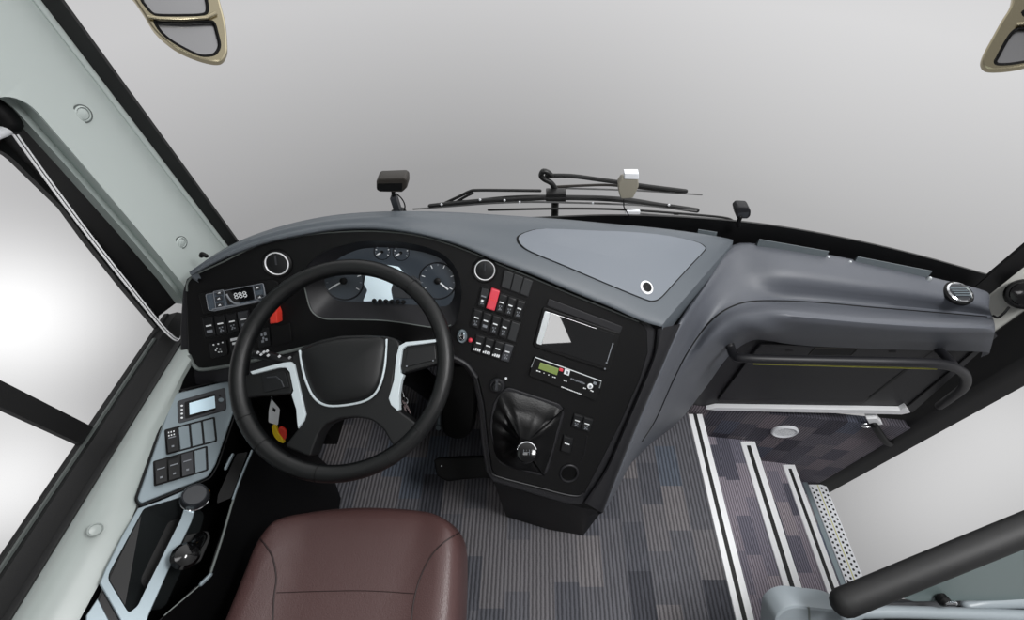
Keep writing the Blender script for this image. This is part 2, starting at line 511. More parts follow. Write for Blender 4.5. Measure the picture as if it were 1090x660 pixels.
# split into strips in Y so that the skin can bend: above the window and beside it
def strip(yz):   # list of rows of (y,z)
    return [[Vector((xw(y), y, z)) for y, z in r] for r in yz]
pe = edge[1:]
rows = []
for (y, z) in pe:
    rows.append([(y+(.878-y)*i/6, z+(0)*(i/6)) for i in range(7)])
topz = [2.05, 1.8, 1.5, 1.3]
rows = [[(.655+(.878-.655)*i/6, z) for i in range(7)] for z in topz]+rows+[[(.655+(.878-.655)*i/6, .6) for i in range(7)]]
G = strip(rows); b.grid(G, WALLP)
b.grid([[Vector((-.82, y, z)) for y in (-1.1, -.5, .1, .655)] for z in (2.05, 1.8, 1.5, 1.3, 1.236)], WALLP)
# outer skin for thickness
G2 = [[p+Vector((-.035, .004, 0)) for p in r] for r in G]; b.grid(G2, WALLP, True)
b.grid([[r[-1] for r in G], [r[-1] for r in G2]], WALLP)
# sill, running along the driver's side
prof = [(-.826, .716), (-.81, .722), (-.797, .7225), (-.783, .716), (-.768, .704), (-.748, .682), (-.748, .45), (-.748, .0)]
prof2 = [(-.826, .716), (-.81, .722), (-.799, .7225), (-.790, .719), (-.786, .712), (-.79, .698), (-.79, .45), (-.79, .0)]
def sill(k, yy):
    f = max(0, min(1, (yy-.18)/.3)); a, c = prof[k], prof2[k]
    return Vector((a[0]+(c[0]-a[0])*f, yy, a[1]+(c[1]-a[1])*f))
b.grid([[sill(k, yy) for yy in (-1.1, -.4, .0, .12, .2, .3, .4, .48, .56, .655)] for k in range(len(prof)-2)], SILLP)
b.grid([[sill(k, yy)+Vector((-.002, 0, .002 if k == 5 else 0)) for yy in (-1.1, -.4, .0, .12, .2, .3, .4, .48, .56, .655)] for k in (5, 6, 7)], DARK)
wl = struct(b.build('wall_left'), 'pale grey pillar and sill panels around the driver side window', 'wall')
b = B(); b.tube([Vector((-.8535, .872, z)) for z in (.62, 1.2, 2.05)], .007, WALLP, seg=10, flat=.6); b.build('edge_bead', wl)
b = B()
ed = [Vector((-.82, y, z)) for y, z in edge]
ed2 = []
for i, (y, z) in enumerate(edge):
    ed2.append(Vector((-.905, y+.030 if i else y, z-.03 if i < 5 else z-.012)))
b.grid([ed, [p.lerp(q, .5)+Vector((.004, .002, .004)) for p, q in zip(ed, ed2)], ed2], REVEAL)
b.build('window_reveal', wl)
for (px, py, r) in ((87, 121, 7), (192, 258, 5.2)):
    p = WX(px, py, -.82)
    if p.y > .68:
        for _ in range(6): p = WX(px, py, xw(p.y))
    n = Vector((1, -.19, 0)).normalized(); q = r*scale_at(p)*1.05
    p = p+n*.0025
    b = B(); b.lathe(p-n*.001, n, [(q*1.25, 0), (q*1.25, .0016)], TRACK, 24, up=UP); b.lathe(p-n*.001, n, [(q*1.12, 0), (q*1.12, .001), (q*.9, .0035), (q*.82, .0012), (q*.5, .003), (.001, .0035)], WALLP, 24, up=UP)
    b.build('screw_cap', wl)
p = WX(101, 564, -.768); b = B()
q = .0098; n = Vector((.8, 0, .6)).normalized()
b.lathe(p+n*.001, n, [(q*1.1, -.006), (q*1.1, .001), (q*.9, .003), (q*.8, .001), (.001, .002)], SILLP, 24); b.build('screw_cap', wl)

# ---- driver's side window: glass, black frame, divider, track
b = B(); b.grid([[Vector((-.952, -1.1, 1.24)), Vector((-.952, .72, 1.24))], [Vector((-.952, -1.1, .66)), Vector((-.952, .72, .66))]], GLASS)
win2 = struct(b.build('window_2'), 'bright driver side window left of the seat', 'window')
b = B()   # front + top frame, from the reveal to the pane
gl_edge = [Vector((-.948, -1.1, 1.14))]+[Vector((-.948, y, z)) for y, z in rcorner(.655, 1.105, .045, pi/2, 0)]+[Vector((-.948, .697, 1.0)), Vector((-.948, .68, .93)), Vector((-.948, .655, .80)), Vector((-.948, .635, .675))]
b.grid([ed2, [p.lerp(q, .5)+Vector((-.02, .0, 0)) for p, q in zip(ed2, gl_edge)], gl_edge, [p+Vector((-.012, .0, 0)) for p in gl_edge], [p+Vector((-.012, .08, .04)) for p in gl_edge]], FRIT)
b.build('frame', win2)
b = B()
prof = [(-.962, .665), (-.956, .677), (-.945, .679), (-.943, .676), (-.918, .684), (-.90, .676), (-.872, .677), (-.868, .69), (-.85, .70), (-.826, .719), (-.82, .70)]
b.grid([[Vector((x, yy, z)) for yy in (-1.1, -.4, .2, .68)] for x, z in prof], RUBB)
b.build('lower_track', win2)
b = B(); b.raw([Vector((-.938, -1.1, .682)), Vector((-.938, .6, .682)), Vector((-.930, .6, .685)), Vector((-.930, -1.1, .685)),
                Vector((-.938, -1.1, .674)), Vector((-.938, .6, .674)), Vector((-.930, .6, .674)), Vector((-.930, -1.1, .674))],
               [(0, 1, 2, 3), (7, 6, 5, 4), (0, 4, 5, 1), (1, 5, 6, 2), (2, 6, 7, 3), (3, 7, 4, 0)], TRACK)
b.build('guide_rail', win2)
b = B()
for (a, c) in (((-.95, .335), (-.935, .372)),):
    b.box(a[0], c[0], a[1], c[1], .67, 1.13, RUBB, .003)
b.build('divider_bar', win2)

# ---- right pillar and door opening
b = B()
pr = [(1.287, .812), (1.325, .775), (1.372, .728)]
b.grid([[Vector((x, y, z)) for x, y in pr] for z in (2.05, 1.4, .9, .5)], PILR, True)
b.grid([[Vector((x+.02, y+.02, z)) for x, y in pr] for z in (2.05, 1.4, .9, .5)], PILR)
wr = struct(b.build('wall_right'), 'pale grey pillar panel between windscreen and entrance door', 'wall')
b = B()
def prism(loop, z0, z1, mat): b.plate([Vector((x, y, z1)) for x, y in loop], UP, z1-z0, mat, .003)
prism([(1.350, .74), (1.349, .645), (1.36, .632), (1.38, .624), (1.425, .612), (1.436, .625), (1.436, .74), (1.40, .77), (1.36, .75)], -.66, 2.05, RUBB)
d1 = struct(b.build('door_1'), 'entrance doorway with black front post on the right', 'door')
b = B(); b.grid([[Vector((1.438, -.9, 2.05)), Vector((1.438, .64, 2.05))], [Vector((1.438, -.9, -.66)), Vector((1.438, .64, -.66))]], GLASS); b.build('door_pane', d1)
b = B(); b.tube([Vector((1.372, .668, z)) for z in (-.6, .1, .55)], .005, SHELL, seg=8); b.build('door_seal', d1)

# ================================================================== DRIVER DASHBOARD
def tfp(px, py): return 1/(1.0199-.0002*(px-365)-.000439*(py-300))
FP = Plane(W(205, 300, tfp(205, 300)), W(690, 350, tfp(690, 350)), W(560, 520, tfp(560, 520)))
NF = FP.n
dash = thing('dashboard', 'driver dashboard with black switch fascia under a soft grey hood', 'dashboard', (-.1, .65, 0))
# --- hood
cols = [((203, 293), (203, 286), None), ((222, 282), (225, 271), None), ((250, 269), (255, 256), None), ((285, 257), (290, 244), None),
        ((325, 248.5), (330, 234.5), None), ((365, 243), (370, 229), None), ((410, 243), (420, 226.5), None), ((455, 250), (480, 226.5), .885),
        ((495, 262), (540, 230), .87), ((530, 277), (600, 234), .85), ((570, 292), (650, 239), .82), ((610, 309), (700, 244), .79),
        ((650, 325), (745, 250), .75), ((685, 340), (770, 255), .715), ((705, 346), (780, 258), .69)]
rows = [[] for _ in range(7)]
for i, (lo, ba, zb) in enumerate(cols):
    pl_ = FP.at(lo[0], lo[1], .022)
    a = FP.at(lo[0], lo[1]+2, .004)
    bk = WZ(ba[0], ba[1]+3.6*(1-max(0, i-9)/5), zb if zb else pl_.z+.004)
    d = (bk-pl_)
    m1 = pl_+d*.12+Vector((0, 0, .004)); m2 = pl_+d*.5+Vector((0, 0, .001))
    rows[0].append(a); rows[1].append(pl_+Vector((0, 0, -.002))); rows[2].append(m1); rows[3].append(m2); rows[4].append(bk)
    o = Vector((0, .04, -.05)); rows[5].append(bk+o)
    e = bk+Vector((0, .07, 0)); e.z = .5; e.y = min(e.y, wscurve(max(-.85, min(1.2, e.x)))-.03); rows[6].append(e)
b = B(); b.grid(rows, PAD, nu=4, nv=4)
HV, HF = b.last
hood_bvh = BVHTree.FromPolygons(HV, HF)
# right flank of the hood (closes the step down to the passenger dashboard)
fl0 = [r[-1] for r in rows]; fl1 = [p+Vector((.012, -.004, -.05)) for p in fl0]
b.grid([fl0, fl1], PAD, nu=1, nv=1)
fl0 = [r[0] for r in rows]; fl1 = [p+Vector((.004, 0, -.02)) for p in fl0]
b.grid([fl0, fl1], PAD)
hood = b.build('hood', dash, 50)
b = B(); p_ = W(216, 271, .99); b.rod([p_+Vector((-.006, 0, -.004)), p_+Vector((0, 0, .002)), p_+Vector((.005, 0, -.004))], .005, DARK, seg=10); b.build('end_clip', dash)
# --- hatch in the hood
hpx = smooth2([(551, 255), (553, 251), (562, 247), (580, 244), (640, 246), (700, 250), (738, 257), (749, 262.5), (749, 267), (735, 282), (715, 304), (703, 317), (695, 320.5), (685, 318.5), (640, 300), (600, 283), (565, 268.5), (554, 261)], 3)
hc = sum(V2(hpx), Vector((0, 0)))/len(hpx)
b = B(); b.decal(hood_bvh, [tuple(hc+(Vector(p)-hc)*1.013) for p in hpx], .0012, .004, DARK, 6); b.build('hatch_groove', dash)
b = B(); b.decal(hood_bvh, [tuple(hc+(Vector(p)-hc)*.992) for p in hpx], .0035, .004, HATCH, 6); hatch = b.build('hatch_lid', dash)
o_, n_, _, _ = hood_bvh.ray_cast(EYE, ray(687.5, 306.5).normalized())
if n_.dot(EYE-o_) < 0: n_ = -n_
b = B(); b.lathe(o_+n_*.003, n_, [(.018, 0), (.018, .0015), (.0155, .003), (.014, .0022)], ALU, 28); b.lathe(o_+n_*.004, n_, [(.0125, 0), (.0125, .0028), (.010, .0035), (.003, .0030)], DARK, 24)
b.box(o_.x-.002, o_.x+.002, o_.y-.007, o_.y+.007, o_.z+.003, o_.z+.0075, SHELL); b.build('hatch_lock', hatch)
# right margin pad piece (light panel inset at the end of the hatch)
# --- housing behind the fascia
hs = [(194, 310), (198, 297), (212, 287), (238, 275), (275, 258), (320, 248), (365, 243.5), (412, 243.5), (455, 250), (495, 263), (530, 278), (570, 294), (610, 311), (650, 327), (690, 341),
      (700, 352), (697, 378), (688, 408), (666, 458), (645, 500), (626, 534), (616, 538), (600, 536), (570, 527), (524, 513), (517, 502), (512, 470), (509, 432), (503, 404), (494, 391), (480, 385), (455, 378), (400, 372), (338, 376), (300, 393), (262, 403), (215, 411), (198, 409), (192, 395), (191, 350)]

# --- fascia with the instrument opening
fo = [(197, 306), (200, 298), (211, 289.5), (238, 277), (275, 260), (320, 250), (365, 245.5), (412, 245.5), (455, 252), (495, 265), (530, 280), (570, 296), (610, 313), (650, 329), (681, 341.5),
      (689, 352), (690, 375), (681, 405), (660, 452), (640, 492), (622, 526), (616, 530), (600, 528), (570, 520), (529, 508), (523, 500), (519, 470), (515, 430), (508, 401), (498, 387), (484, 379.5), (455, 373), (400, 366), (336, 369), (262, 388), (216, 395), (207, 392), (200, 380)]
hole = [(323, 300), (328, 282), (345, 268), (370, 260), (393, 256.5), (430, 258), (465, 267), (483, 282), (491, 304), (490, 325), (484, 345), (465, 349), (412, 341.5), (366, 340), (344, 339), (331, 330)]
holes_s = smooth2(hole, 3)
b = B(); b.pl(FP, hs, -.006, .05, SHELL, .004, [holes_s])
b.build('housing', dash)
b = B(); b.pl(FP, fo, 0, .02, FASC, .003, [holes_s])
fascia = b.build('fascia', dash)
b = B()
b.tube(smooth([FP.at(x, y, .001) for x, y in [(199, 310), (200, 300), (211, 291), (238, 278.5), (275, 261), (320, 251), (365, 246.5), (412, 246.5), (455, 253), (495, 266), (530, 281), (570, 297), (610, 314), (650, 330), (680, 342.5)]], 3), .0019, TRACK, seg=6)  # grey line paints the highlight along the fascia's top edge
b.tube(smooth([FP.at(x, y, .001) for x, y in [(201, 378), (207, 390), (216, 393.5), (240, 390), (262, 386), (300, 376), (336, 367)]], 3), .0042, TRACK, seg=8)
b.tube(smooth([FP.at(x, y, .001) for x, y in [(470, 377), (484, 381), (497, 388.5), (507, 402)]], 3), .006, SHELL, seg=8)
b.tube(smooth([FP.at(x, y, .001) for x, y in [(507, 402), (513, 430), (518, 470), (522, 499), (529, 507), (570, 518), (600, 526), (615, 528), (621, 525)]], 3), .002, SHELL, seg=6)
b.build('edge_trim_highlight', dash)
# --- strip between fascia and passenger dashboard
I_ = [(700, 350), (697, 376), (684, 410), (664, 457), (645, 500), (622, 535)]
A_ = [(724, 345), (710, 378), (696, 410), (677, 455), (657, 505), (641, 546)]
b = B()
g0 = [FP.at(x, y, -.03) for x, y in I_]; g1 = [FP.at(x, y, .006) for x, y in I_]
g2 = [FP.at((x+u)/2, (y+v)/2, .010) for (x, y), (u, v) in zip(I_, A_)]; g3 = [FP.at(x, y, .002) for x, y in A_]; g4 = [FP.at(x, y, -.05) for x, y in A_]
b.grid([g0, g1, g2, g3, g4], SHELL, nu=4, nv=3); b.build('console_rim', dash)
# --- lower console and kneehole sides
tp = [(517, 478), (526, 514), (575, 529), (618, 540), (640, 545), (665, 482), (690, 408), (600, 400)]
fl = [(533, 520), (539, 550), (585, 564), (621, 570), (636, 550), (655, 515), (670, 490), (600, 480)]
b = B()
L0 = [FP.at(x, y, -.03) for x, y in tp]; L2 = [WZ(x, y, .0) for x, y in fl]
b.loft([L0, [p.lerp(q, .3) for p, q in zip(L0, L2)], L2], DARK, True, True)
b.build('console_base', dash)
b = B()   # dark casing that fills the space behind the fascia, above the pedals
top = [FP.at(x, y, -.055) for x, y in [(198, 300), (275, 262), (412, 247), (530, 282), (680, 344), (690, 380)]]
lowp = [FP.at(x, y, -.055) for x, y in [(200, 395), (275, 385), (412, 370), (500, 390), (560, 480), (620, 530)]]
back = [Vector((p.x, .86, .30)) for p in lowp]
b.grid([top, lowp, back], DARK, nu=2); b.build('casing', dash)

b = B(); b.box(-.81, -.735, .60, .93, .0, .60, DARK, .01); b.build('kneehole_side', dash)
# --- round air vents
def vent(px, py, r, parent):
    c = FP.at(px, py, 0); q = scale_at(c); b = B()
    b.lathe(c, NF, [(16.5/12.5*r*q, 0), (16.3/12.5*r*q, .004), (15/12.5*r*q, .006), (1.08*r*q, .004)], DARK, 40)
    b.lathe(c, NF, [(1.06*r*q, 0), (1.05*r*q, .006), (1.0*r*q, .0075), (.94*r*q, .006), (.93*r*q, .003)], ALU, 40)
    b.lathe(c, NF, [(.93*r*q, 0), (.92*r*q, .005), (.5*r*q, .007), (.01*r*q, .0075)], SWI, 32)
    e1 = (FP.at(px+1, py)-c).normalized()
    b.tube([c+NF*.007+NF.cross(e1)*(-.1*r*q), c+NF*.008+NF.cross(e1)*(.75*r*q)], .0022, SWG, seg=6)
    return b.build('air_vent', parent)
vent(295.7, 280.5, 11.6, dash); vent(516, 287.5, 10.4, dash)

# --- switches
def switch(parent, q, mats=SWI, name='switch', icon=1, h=.006, lab=None, bar=WHITE):
    b = B()
    tl, tr, br, bl = q
    b.pl(FP, rnd(q, 1.2, 2), h, h+.002, mats, .0018)
    up = [quad_cell(q, .08, .92, .06, .5)][0]
    b.pl(FP, up, h+.0015, .003, mats, .001)
    if icon:
        c = quad_cell(q, .24, .76, .40, .47); b.pl(FP, c, h+.0024, .001, bar)
    if icon == 2:
        for u0, v0 in ((.3, .62), (.42, .72), (.55, .6), (.36, .8), (.58, .78)):
            b.pl(FP, quad_cell(q, u0, u0+.13, v0, v0+.07), h+.0006, .0006, FAINT)
    if icon == 3:
        b.pl(FP, quad_cell(q, .25, .78, .66, .80), h+.0006, .0006, FAINT)
    o = b.build(name, parent)
    if lab: plabel(o, lab)
    return o
def switch_row(q, n, name='switch_panel', pad=.01):
    b = B(); c = [quad_cell(q, -.02, 1.02, -.05, 1.05)][0]
    b.pl(FP, rnd(c, 1.8, 3), .0025, .004, DARK, .001)
    return b.build(name, dash)
def cells(q, n): return [quad_cell(q, i/n+.012, (i+1)/n-.012, .02, .98) for i in range(n)]
# left row
q = [(214, 338.5), (264, 330), (267, 350), (218, 360)]
r_ = switch_row(q, 4)
for i, c in enumerate(cells(q, 4)):
    switch(r_, c, SWG if i == 3 else SWI, icon=3 if i in (0, 3) else 2, h=.009 if i == 3 else .006, lab='raised grey switch' if i == 3 else None)
# mirror control + lamp dial + right of them
q = [(222, 366), (240.5, 362), (242.5, 377.5), (224.5, 382)]
b = B(); b.pl(FP, rnd(q, 2), .004, .006, SWI, .0015)
for (x, y) in ((227.5, 367), (232.5, 366), (237, 364.5), (229.8, 373), (234.5, 371.5), (233, 374.8), (231, 370.8), (235.6, 374.5)):
    c = FP.at(x, y, .004); b.lathe(c, NF, [(.0018, 0), (.0018, .0008)], WHITE, 8)
b.build('mirror_control', dash)
q = [(243.5, 360), (257, 357), (259.5, 374), (246, 377)]
b = B(); b.pl(FP, rnd(q, 1.5), .004, .006, SWI, .0015)
b.pl(FP, quad_cell(q, .1, .95, .06, .22), .005, .001, WHITE)
for u0, v0, w_, h_ in ((.2, .32, .3, .14), (.35, .5, .35, .12), (.55, .3, .2, .12), (.25, .68, .18, .2), (.55, .66, .22, .2)):
    b.pl(FP, quad_cell(q, u0, u0+w_, v0, v0+h_), .005, .001, WHITE)
b.build('lamp_switch', dash)
q = [(273, 351), (286, 348.5), (288, 368), (275, 371)]
b = B(); b.pl(FP, rnd(q, 1.5), .004, .006, SWI, .0015)
for u0, v0, w_, h_ in ((.3, .25, .14, .14), (.55, .2, .2, .2), (.4, .45, .14, .14), (.62, .55, .16, .14), (.3, .62, .2, .12)):
    b.pl(FP, quad_cell(q, u0, u0+w_, v0, v0+h_), .005, .001, FAINT)
b.build('stalk_side_switch', dash)
b = B(); b.pl(FP, rnd([(287.5, 348), (309, 343.5), (311, 364), (289.5, 369)], 1.5), .003, .005, DARK, .0015); b.build('blank_cover', dash)
b = B(); b.pl(FP, rnd([(286.5, 335), (292.5, 326.5), (295, 333), (295.5, 344), (287, 345)], 1), .022, .022, RED, .003); plabel(b.build('red_tab', dash), 'red plastic tab')
# right block of three blanks
q = [(537, 287), (568, 299), (562.5, 316.5), (533, 305.5)]
r_ = switch_row(q, 3)
for c in cells(q, 3):
    b = B(); b.pl(FP, rnd(c, 1), .005, .005, BLANK, .0015); b.build('blank_cover', r_)
q = [(512.5, 305), (560, 322), (554.5, 341), (507, 325.5)]
r_ = switch_row(q, 5)
for i, c in enumerate(cells(q, 5)):
    if i == 1:
        c = quad_cell(c, 0, 1.1, -.12, 1.0)
        b = B(); b.pl(FP, rnd(c, 1.2), .014, .014, ROSE, .0025)
        b.pl(FP, quad_cell(c, .15, .85, .5, .53), .0145, .001, RED)
        plabel(b.build('switch', r_), 'red hazard switch')
    else:
        o = switch(r_, c, SWI, icon=2)
        if i == 0:
            plabel(o, 'switch with green grey upper half and white dot')
            b = B(); b.pl(FP, quad_cell(c, .05, .95, .03, .5), .0088, .003, BLANK, .001)
            cc = FP.at(*quad_cell(c, .45, .5, .68, .7)[0], .0065); b.lathe(cc, NF, [(.0032, 0), (.0030, .002), (.001, .003)], WHITE, 12)
            b.pl(FP, quad_cell(c, .2, .8, .4, .47), .0095, .001, FAINT)
            o2 = b.build('switch', r_)
q = [(504, 328), (554.5, 345), (549, 365), (500, 347.5)]
r_ = switch_row(q, 5)
for i, c in enumerate(cells(q, 5)):
    if i == 4:
        b = B(); b.pl(FP, rnd(c, 1), .005, .005, BLANK, .0015); b.build('blank_cover', r_)
    else: switch(r_, c, SWI, icon=2 if i != 1 else 3)
q = [(506.5, 356), (547.5, 368), (542, 386.5), (501.5, 374)]
r_ = switch_row(q, 4)
for i, c in enumerate(cells(q, 4)):
    o = switch(r_, c, SWG if i == 3 else SWI, icon=2 if i == 3 else 1)
    if i < 3:
        b = B()
        for u0 in (.1, .32, .55, .75): b.pl(FP, quad_cell(c, u0, u0+.16, .80-.06*(u0 > .3), .9), .0075, .0009, WHITE)
        b.build('switch_symbol', r_)
# ignition lock and red lamp
c = FP.at(492, 357.5, 0); b = B()
b.lathe(c, NF, [(.0165, 0), (.0165, .006), (.014, .009), (.011, .008)], SILVP, 28, sx=.72); b.lathe(c, NF, [(.0085, .002), (.0085, .013), (.006, .015)], CHROME, 20, sx=.8)
b.pl(FP, [(491, 354), (493, 354), (493, 361), (491, 361)], .0165, .003, DARK); b.build('ignition_lock', dash)
c = FP.at(500.8, 362, 0); b = B(); b.lathe(c, NF, [(.0055, 0), (.0052, .004), (.0035, .006), (.001, .0067)], ROSE, 16); plabel(b.build('warning_lamp', dash), 'small red warning lamp')
c = FP.at(529, 410, 0); b = B(); b.lathe(c, NF, [(.019, 0), (.019, .006), (.016, .009)], SHELL, 28); b.lathe(c, NF, [(.013, .008), (.0125, .016), (.010, .018)], SWI, 24)
b.pl(FP, [(527.5, 404), (530.5, 404.5), (529.5, 416), (526.5, 415.5)], .021, .006, SWG, .001); b.build('rotary_knob', dash)
c = FP.at(538.6, 402.5, 0); b = B(); b.lathe(c, NF, [(.003, 0), (.003, .002)], WHITE, 10); b.build('indicator_dot', dash)
# small switches at the right of the gear lever, socket
q = [(611, 440.5), (632, 447), (627.5, 461), (607.5, 454)]
r_ = switch_row(q, 2)
for c in cells(q, 2): switch(r_, c, SWI, icon=2)
q = [(599.5, 463.5), (611, 467), (607.5, 484), (596, 480)]
r_ = switch_row(q, 1); switch(r_, quad_cell(q, .05, .95, .03, .97), SWI, icon=1)
b = B(); b.tube([FP.at(x, y, .001) for x, y in [(625, 464), (622, 484), (618, 492)]], .0012, SHELL, seg=6); b.build('panel_line', dash)
c = FP.at(605.5, 503.5, 0); q = scale_at(c); b = B()
b.lathe(c, NF, [(10.5*q, 0), (10.5*q, .003), (9.6*q, .005), (8.6*q, .004), (8.3*q, -.004), (8*q, -.012)], SHELL, 32); b.lathe(c, NF, [(8*q, -.012), (7.5*q, -.011), (2*q, -.011)], DARK, 24)
b.build('lighter_socket', dash)

# ================================================================== units fitted in the dashboard
# climate control display
clim = thing('climate_display', 'climate control display with three digits under wrinkled plastic film', 'display', FP.at(253, 330))
b = B(); b.pl(FP, rnd([(210.5, 312.5), (289, 297), (297, 300.5), (293, 318), (284, 322.5), (216, 335)], 3), .006, .008, DARK, .002); b.build('bezel', clim)
b = B(); b.pl(FP, rnd([(219, 313.5), (280, 301.5), (283, 316), (277, 321), (228, 331), (222, 330)], 1.5), .0085, .003, FILM, .001); b.build('film', clim)
for q in ([(219, 313.5), (280, 301.5), (283, 316), (277, 321), (228, 331), (222, 330)], [(227, 310.5), (238, 308.5), (240.5, 327.5), (230, 329.5)], [(269.5, 303.7), (280, 301.7), (282, 316), (272, 319)]):
    b = B(); b.tube([FP.at(x, y, .0118) for x, y in rnd(q, 1.2, 2)], .0008, FAINT, closed=True, seg=5); b.build('film_crease', clim)
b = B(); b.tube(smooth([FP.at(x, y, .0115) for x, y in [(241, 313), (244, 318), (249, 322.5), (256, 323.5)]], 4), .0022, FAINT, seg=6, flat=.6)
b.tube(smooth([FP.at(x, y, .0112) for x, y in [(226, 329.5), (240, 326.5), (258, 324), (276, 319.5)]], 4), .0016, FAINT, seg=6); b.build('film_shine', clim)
b = B(); b.pl(FP, rnd([(239, 310), (268, 304.5), (271, 319), (242, 325)], 2), .0095, .002, SCREEN, .0005)
b.text('888', FP, 256, 314.5, 9.2, radians(-10.5), WHITE, .0112); b.build('readout', clim)
for (x, y) in ((233, 311.8), (232.6, 318), (233.5, 325), (273.5, 306.5), (276, 316.5)):
    b = B(); b.pl(FP, rnd([(x-3.6, y-1.8), (x+2.9, y-3), (x+3.6, y+1.8), (x-2.9, y+3)], 1), .0115, .004, SWG, .001)
    b.pl(FP, [(x-1.5, y+.8), (x+.6, y-1.4), (x+1.8, y+.4)], .0121, .0008, WHITE); b.build('button', clim)
# instrument cluster
clu = thing('instrument_cluster', 'instrument cluster with dials seen through the steering wheel', 'instrument cluster', FP.at(412, 330, -.05))
inner = [(347, 300), (349, 288), (358, 277), (375, 268), (393, 264), (430, 265), (462, 272), (478, 284), (484, 303), (482, 318), (474, 326), (452, 325), (410, 323), (375, 321), (358, 319), (350, 311)]
inn_s = smooth2(inner, 3)
b = B(); HD = -.034
b.loft([[FP.at(x, y, -.004) for x, y in holes_s], [FP.at((x*.45+u*.55), (y*.45+v*.55), -.022) for (x, y), (u, v) in zip(holes_s, inn_s)], [FP.at(x, y, HD) for x, y in inn_s]], SHELL)
b.build('cowl', clu, 60)
b = B(); b.tube(smooth([FP.at(x, y, .001) for x, y in [(324, 306), (331, 330), (344, 339), (366, 340), (412, 341.5), (465, 349), (480, 346)]], 4), .0016, TRACK, seg=6); b.build('lip_highlight', clu)  # light line painted in for the rim highlight on the lower lip
b = B(); b.pl(FP, inn_s, HD, .01, GAUGE, 0); dialp = b.build('dial_face', clu)
def gauge(px, py, r, a_needle, needle=True, name='gauge'):
    c = FP.at(px, py, HD); q = scale_at(c); b = B()
    b.lathe(c, NF, [(r*q, 0), (r*q, .0015), (r*.97*q, .003), (r*.93*q, .0015)], SHELL, 40)
    b.lathe(c, NF, [(r*.93*q, 0), (r*.93*q, .0018)], GAUGE, 40)
    for k in range(11):
        a = radians(150+k*24); d = Vector((cos(a), sin(a))); l = .72 if k % 2 == 0 else .8
        p0 = Vector((px, py))+d*(r*l); p1 = Vector((px, py))+d*(r*.9)
        b.mark(FP, p0, p1, .9, HD+.0026, WHITE if k % 2 == 0 else FAINT)
    if needle:
        d = Vector((cos(a_needle), sin(a_needle))); b.mark(FP, Vector((px, py)), Vector((px, py))+d*(r*.72), 1.6, HD+.005, WHITE)
    b.lathe(c, NF, [(.18*r*q, 0), (.17*r*q, .006), (.1*r*q, .008)], DARK, 20)
    return b.build(name, clu)
gauge(366, 299, 21, radians(152)); gauge(466, 299, 20, radians(40)); 
for (x, y) in ((407, 268), (427, 269)): gauge(x, y, 8.5, radians(150))
b = B(); b.pl(FP, rnd([(391, 284), (398, 280), (424, 284), (434, 296), (424, 303), (416, 309), (418, 320), (386, 321), (391, 309), (387, 303)], 2), HD+.004, .004, REFLW, .001)  # glowing patch stands in for a window reflected in the cluster glass
plabel(b.build('glass_reflection', clu), 'pale glowing patch painted as a reflection in the cluster glass')
b = B(); b.pl(FP, rnd([(418, 302), (440, 293), (448, 300), (450, 318), (420, 317), (416, 309)], 2), HD+.005, .003, SWG, .001); b.build('side_display', clu)
for i in range(6):
    c = FP.at(398.5+6.2*i, 320+.28*i, HD+.004); b = B(); b.lathe(c, NF, [(.0052, 0), (.0052, .003), (.004, .0045), (.001, .005)], DARK, 16); b.build('button', clu)
# monitor
mon = thing('dash_monitor', 'glossy dark monitor tilted in the dashboard above the radio unit', 'monitor', FP.at(613, 390))
b = B(); b.pl(FP, rnd([(578, 326.5), (661, 355), (649, 396), (567, 369)], 3), .005, .008, DARK, .002); b.build('bezel', mon)
b = B(); b.pl(FP, rnd([(581, 331), (654.5, 356.5), (644, 390.5), (571.5, 366.5)], 2), .0065, .003, SCREEN, .0006); scr = b.build('screen', mon)
b = B(); b.pl(FP, rnd([(580, 331), (586.5, 333.2), (576.5, 367.5), (570.8, 365.5)], 1.5), .0078, .002, SILV, .0006); b.build('frame_reflection', mon)  # silver strip painted in for a window frame reflected on the screen
b = B(); b.mark(FP, (652, 366.5), (646.5, 384.5), .9, .0085, FAINT)
for p in ((652.2, 366), (645.6, 386), (643.8, 392.5)):
    c = FP.at(p[0], p[1], .007); b.lathe(c, NF, [(.0025, 0), (.0023, .0015)], FAINT, 10)
b.build('side_keys', mon)
b = B(); b.pl(FP, rnd([(584, 318), (663, 348), (660, 355), (582, 325.5)], 2), .003, .004, SHELL, .001); b.build('slot_cover', dash)
# tachograph
tac = thing('tachograph', 'slim tachograph with green display below the tilted monitor', 'tachograph', FP.at(601, 412))
b = B(); tq = [(569, 379.5), (641, 405.5), (635, 427), (563, 400)]
b.pl(FP, rnd(tq, 1.5), .008, .01, DARK, .0012); b.build('case', tac)
b = B(); b.tube([FP.at(x, y, .0085) for x, y in [(565.5, 391), (569.5, 380.3), (605, 393), (640, 405.8), (638, 413)]], .0014, SILV, seg=6); b.build('bright_edge', tac)
b = B(); b.pl(FP, rnd([(575, 385.8), (595, 392.5), (592.8, 399.5), (573, 392.5)], .6), .0092, .002, LCDG, .0005); plabel(b.build('green_display', tac), 'olive green display')
b = B(); b.pl(FP, rnd([(595.5, 391.5), (599.8, 393), (599, 396), (595, 394.6)], .8), .0096, .003, ROSE, .0006); b.build('red_key', tac)
b = B(); b.pl(FP, [(601.5, 392.5), (607, 394.5), (605.5, 400), (600, 398)], .0093, .002, WHITE)
b.pl(FP, [(603, 394.8), (605.4, 395.6), (604.6, 398.6), (602.2, 397.8)], .0098, .001, FAINT); b.build('sticker', tac)
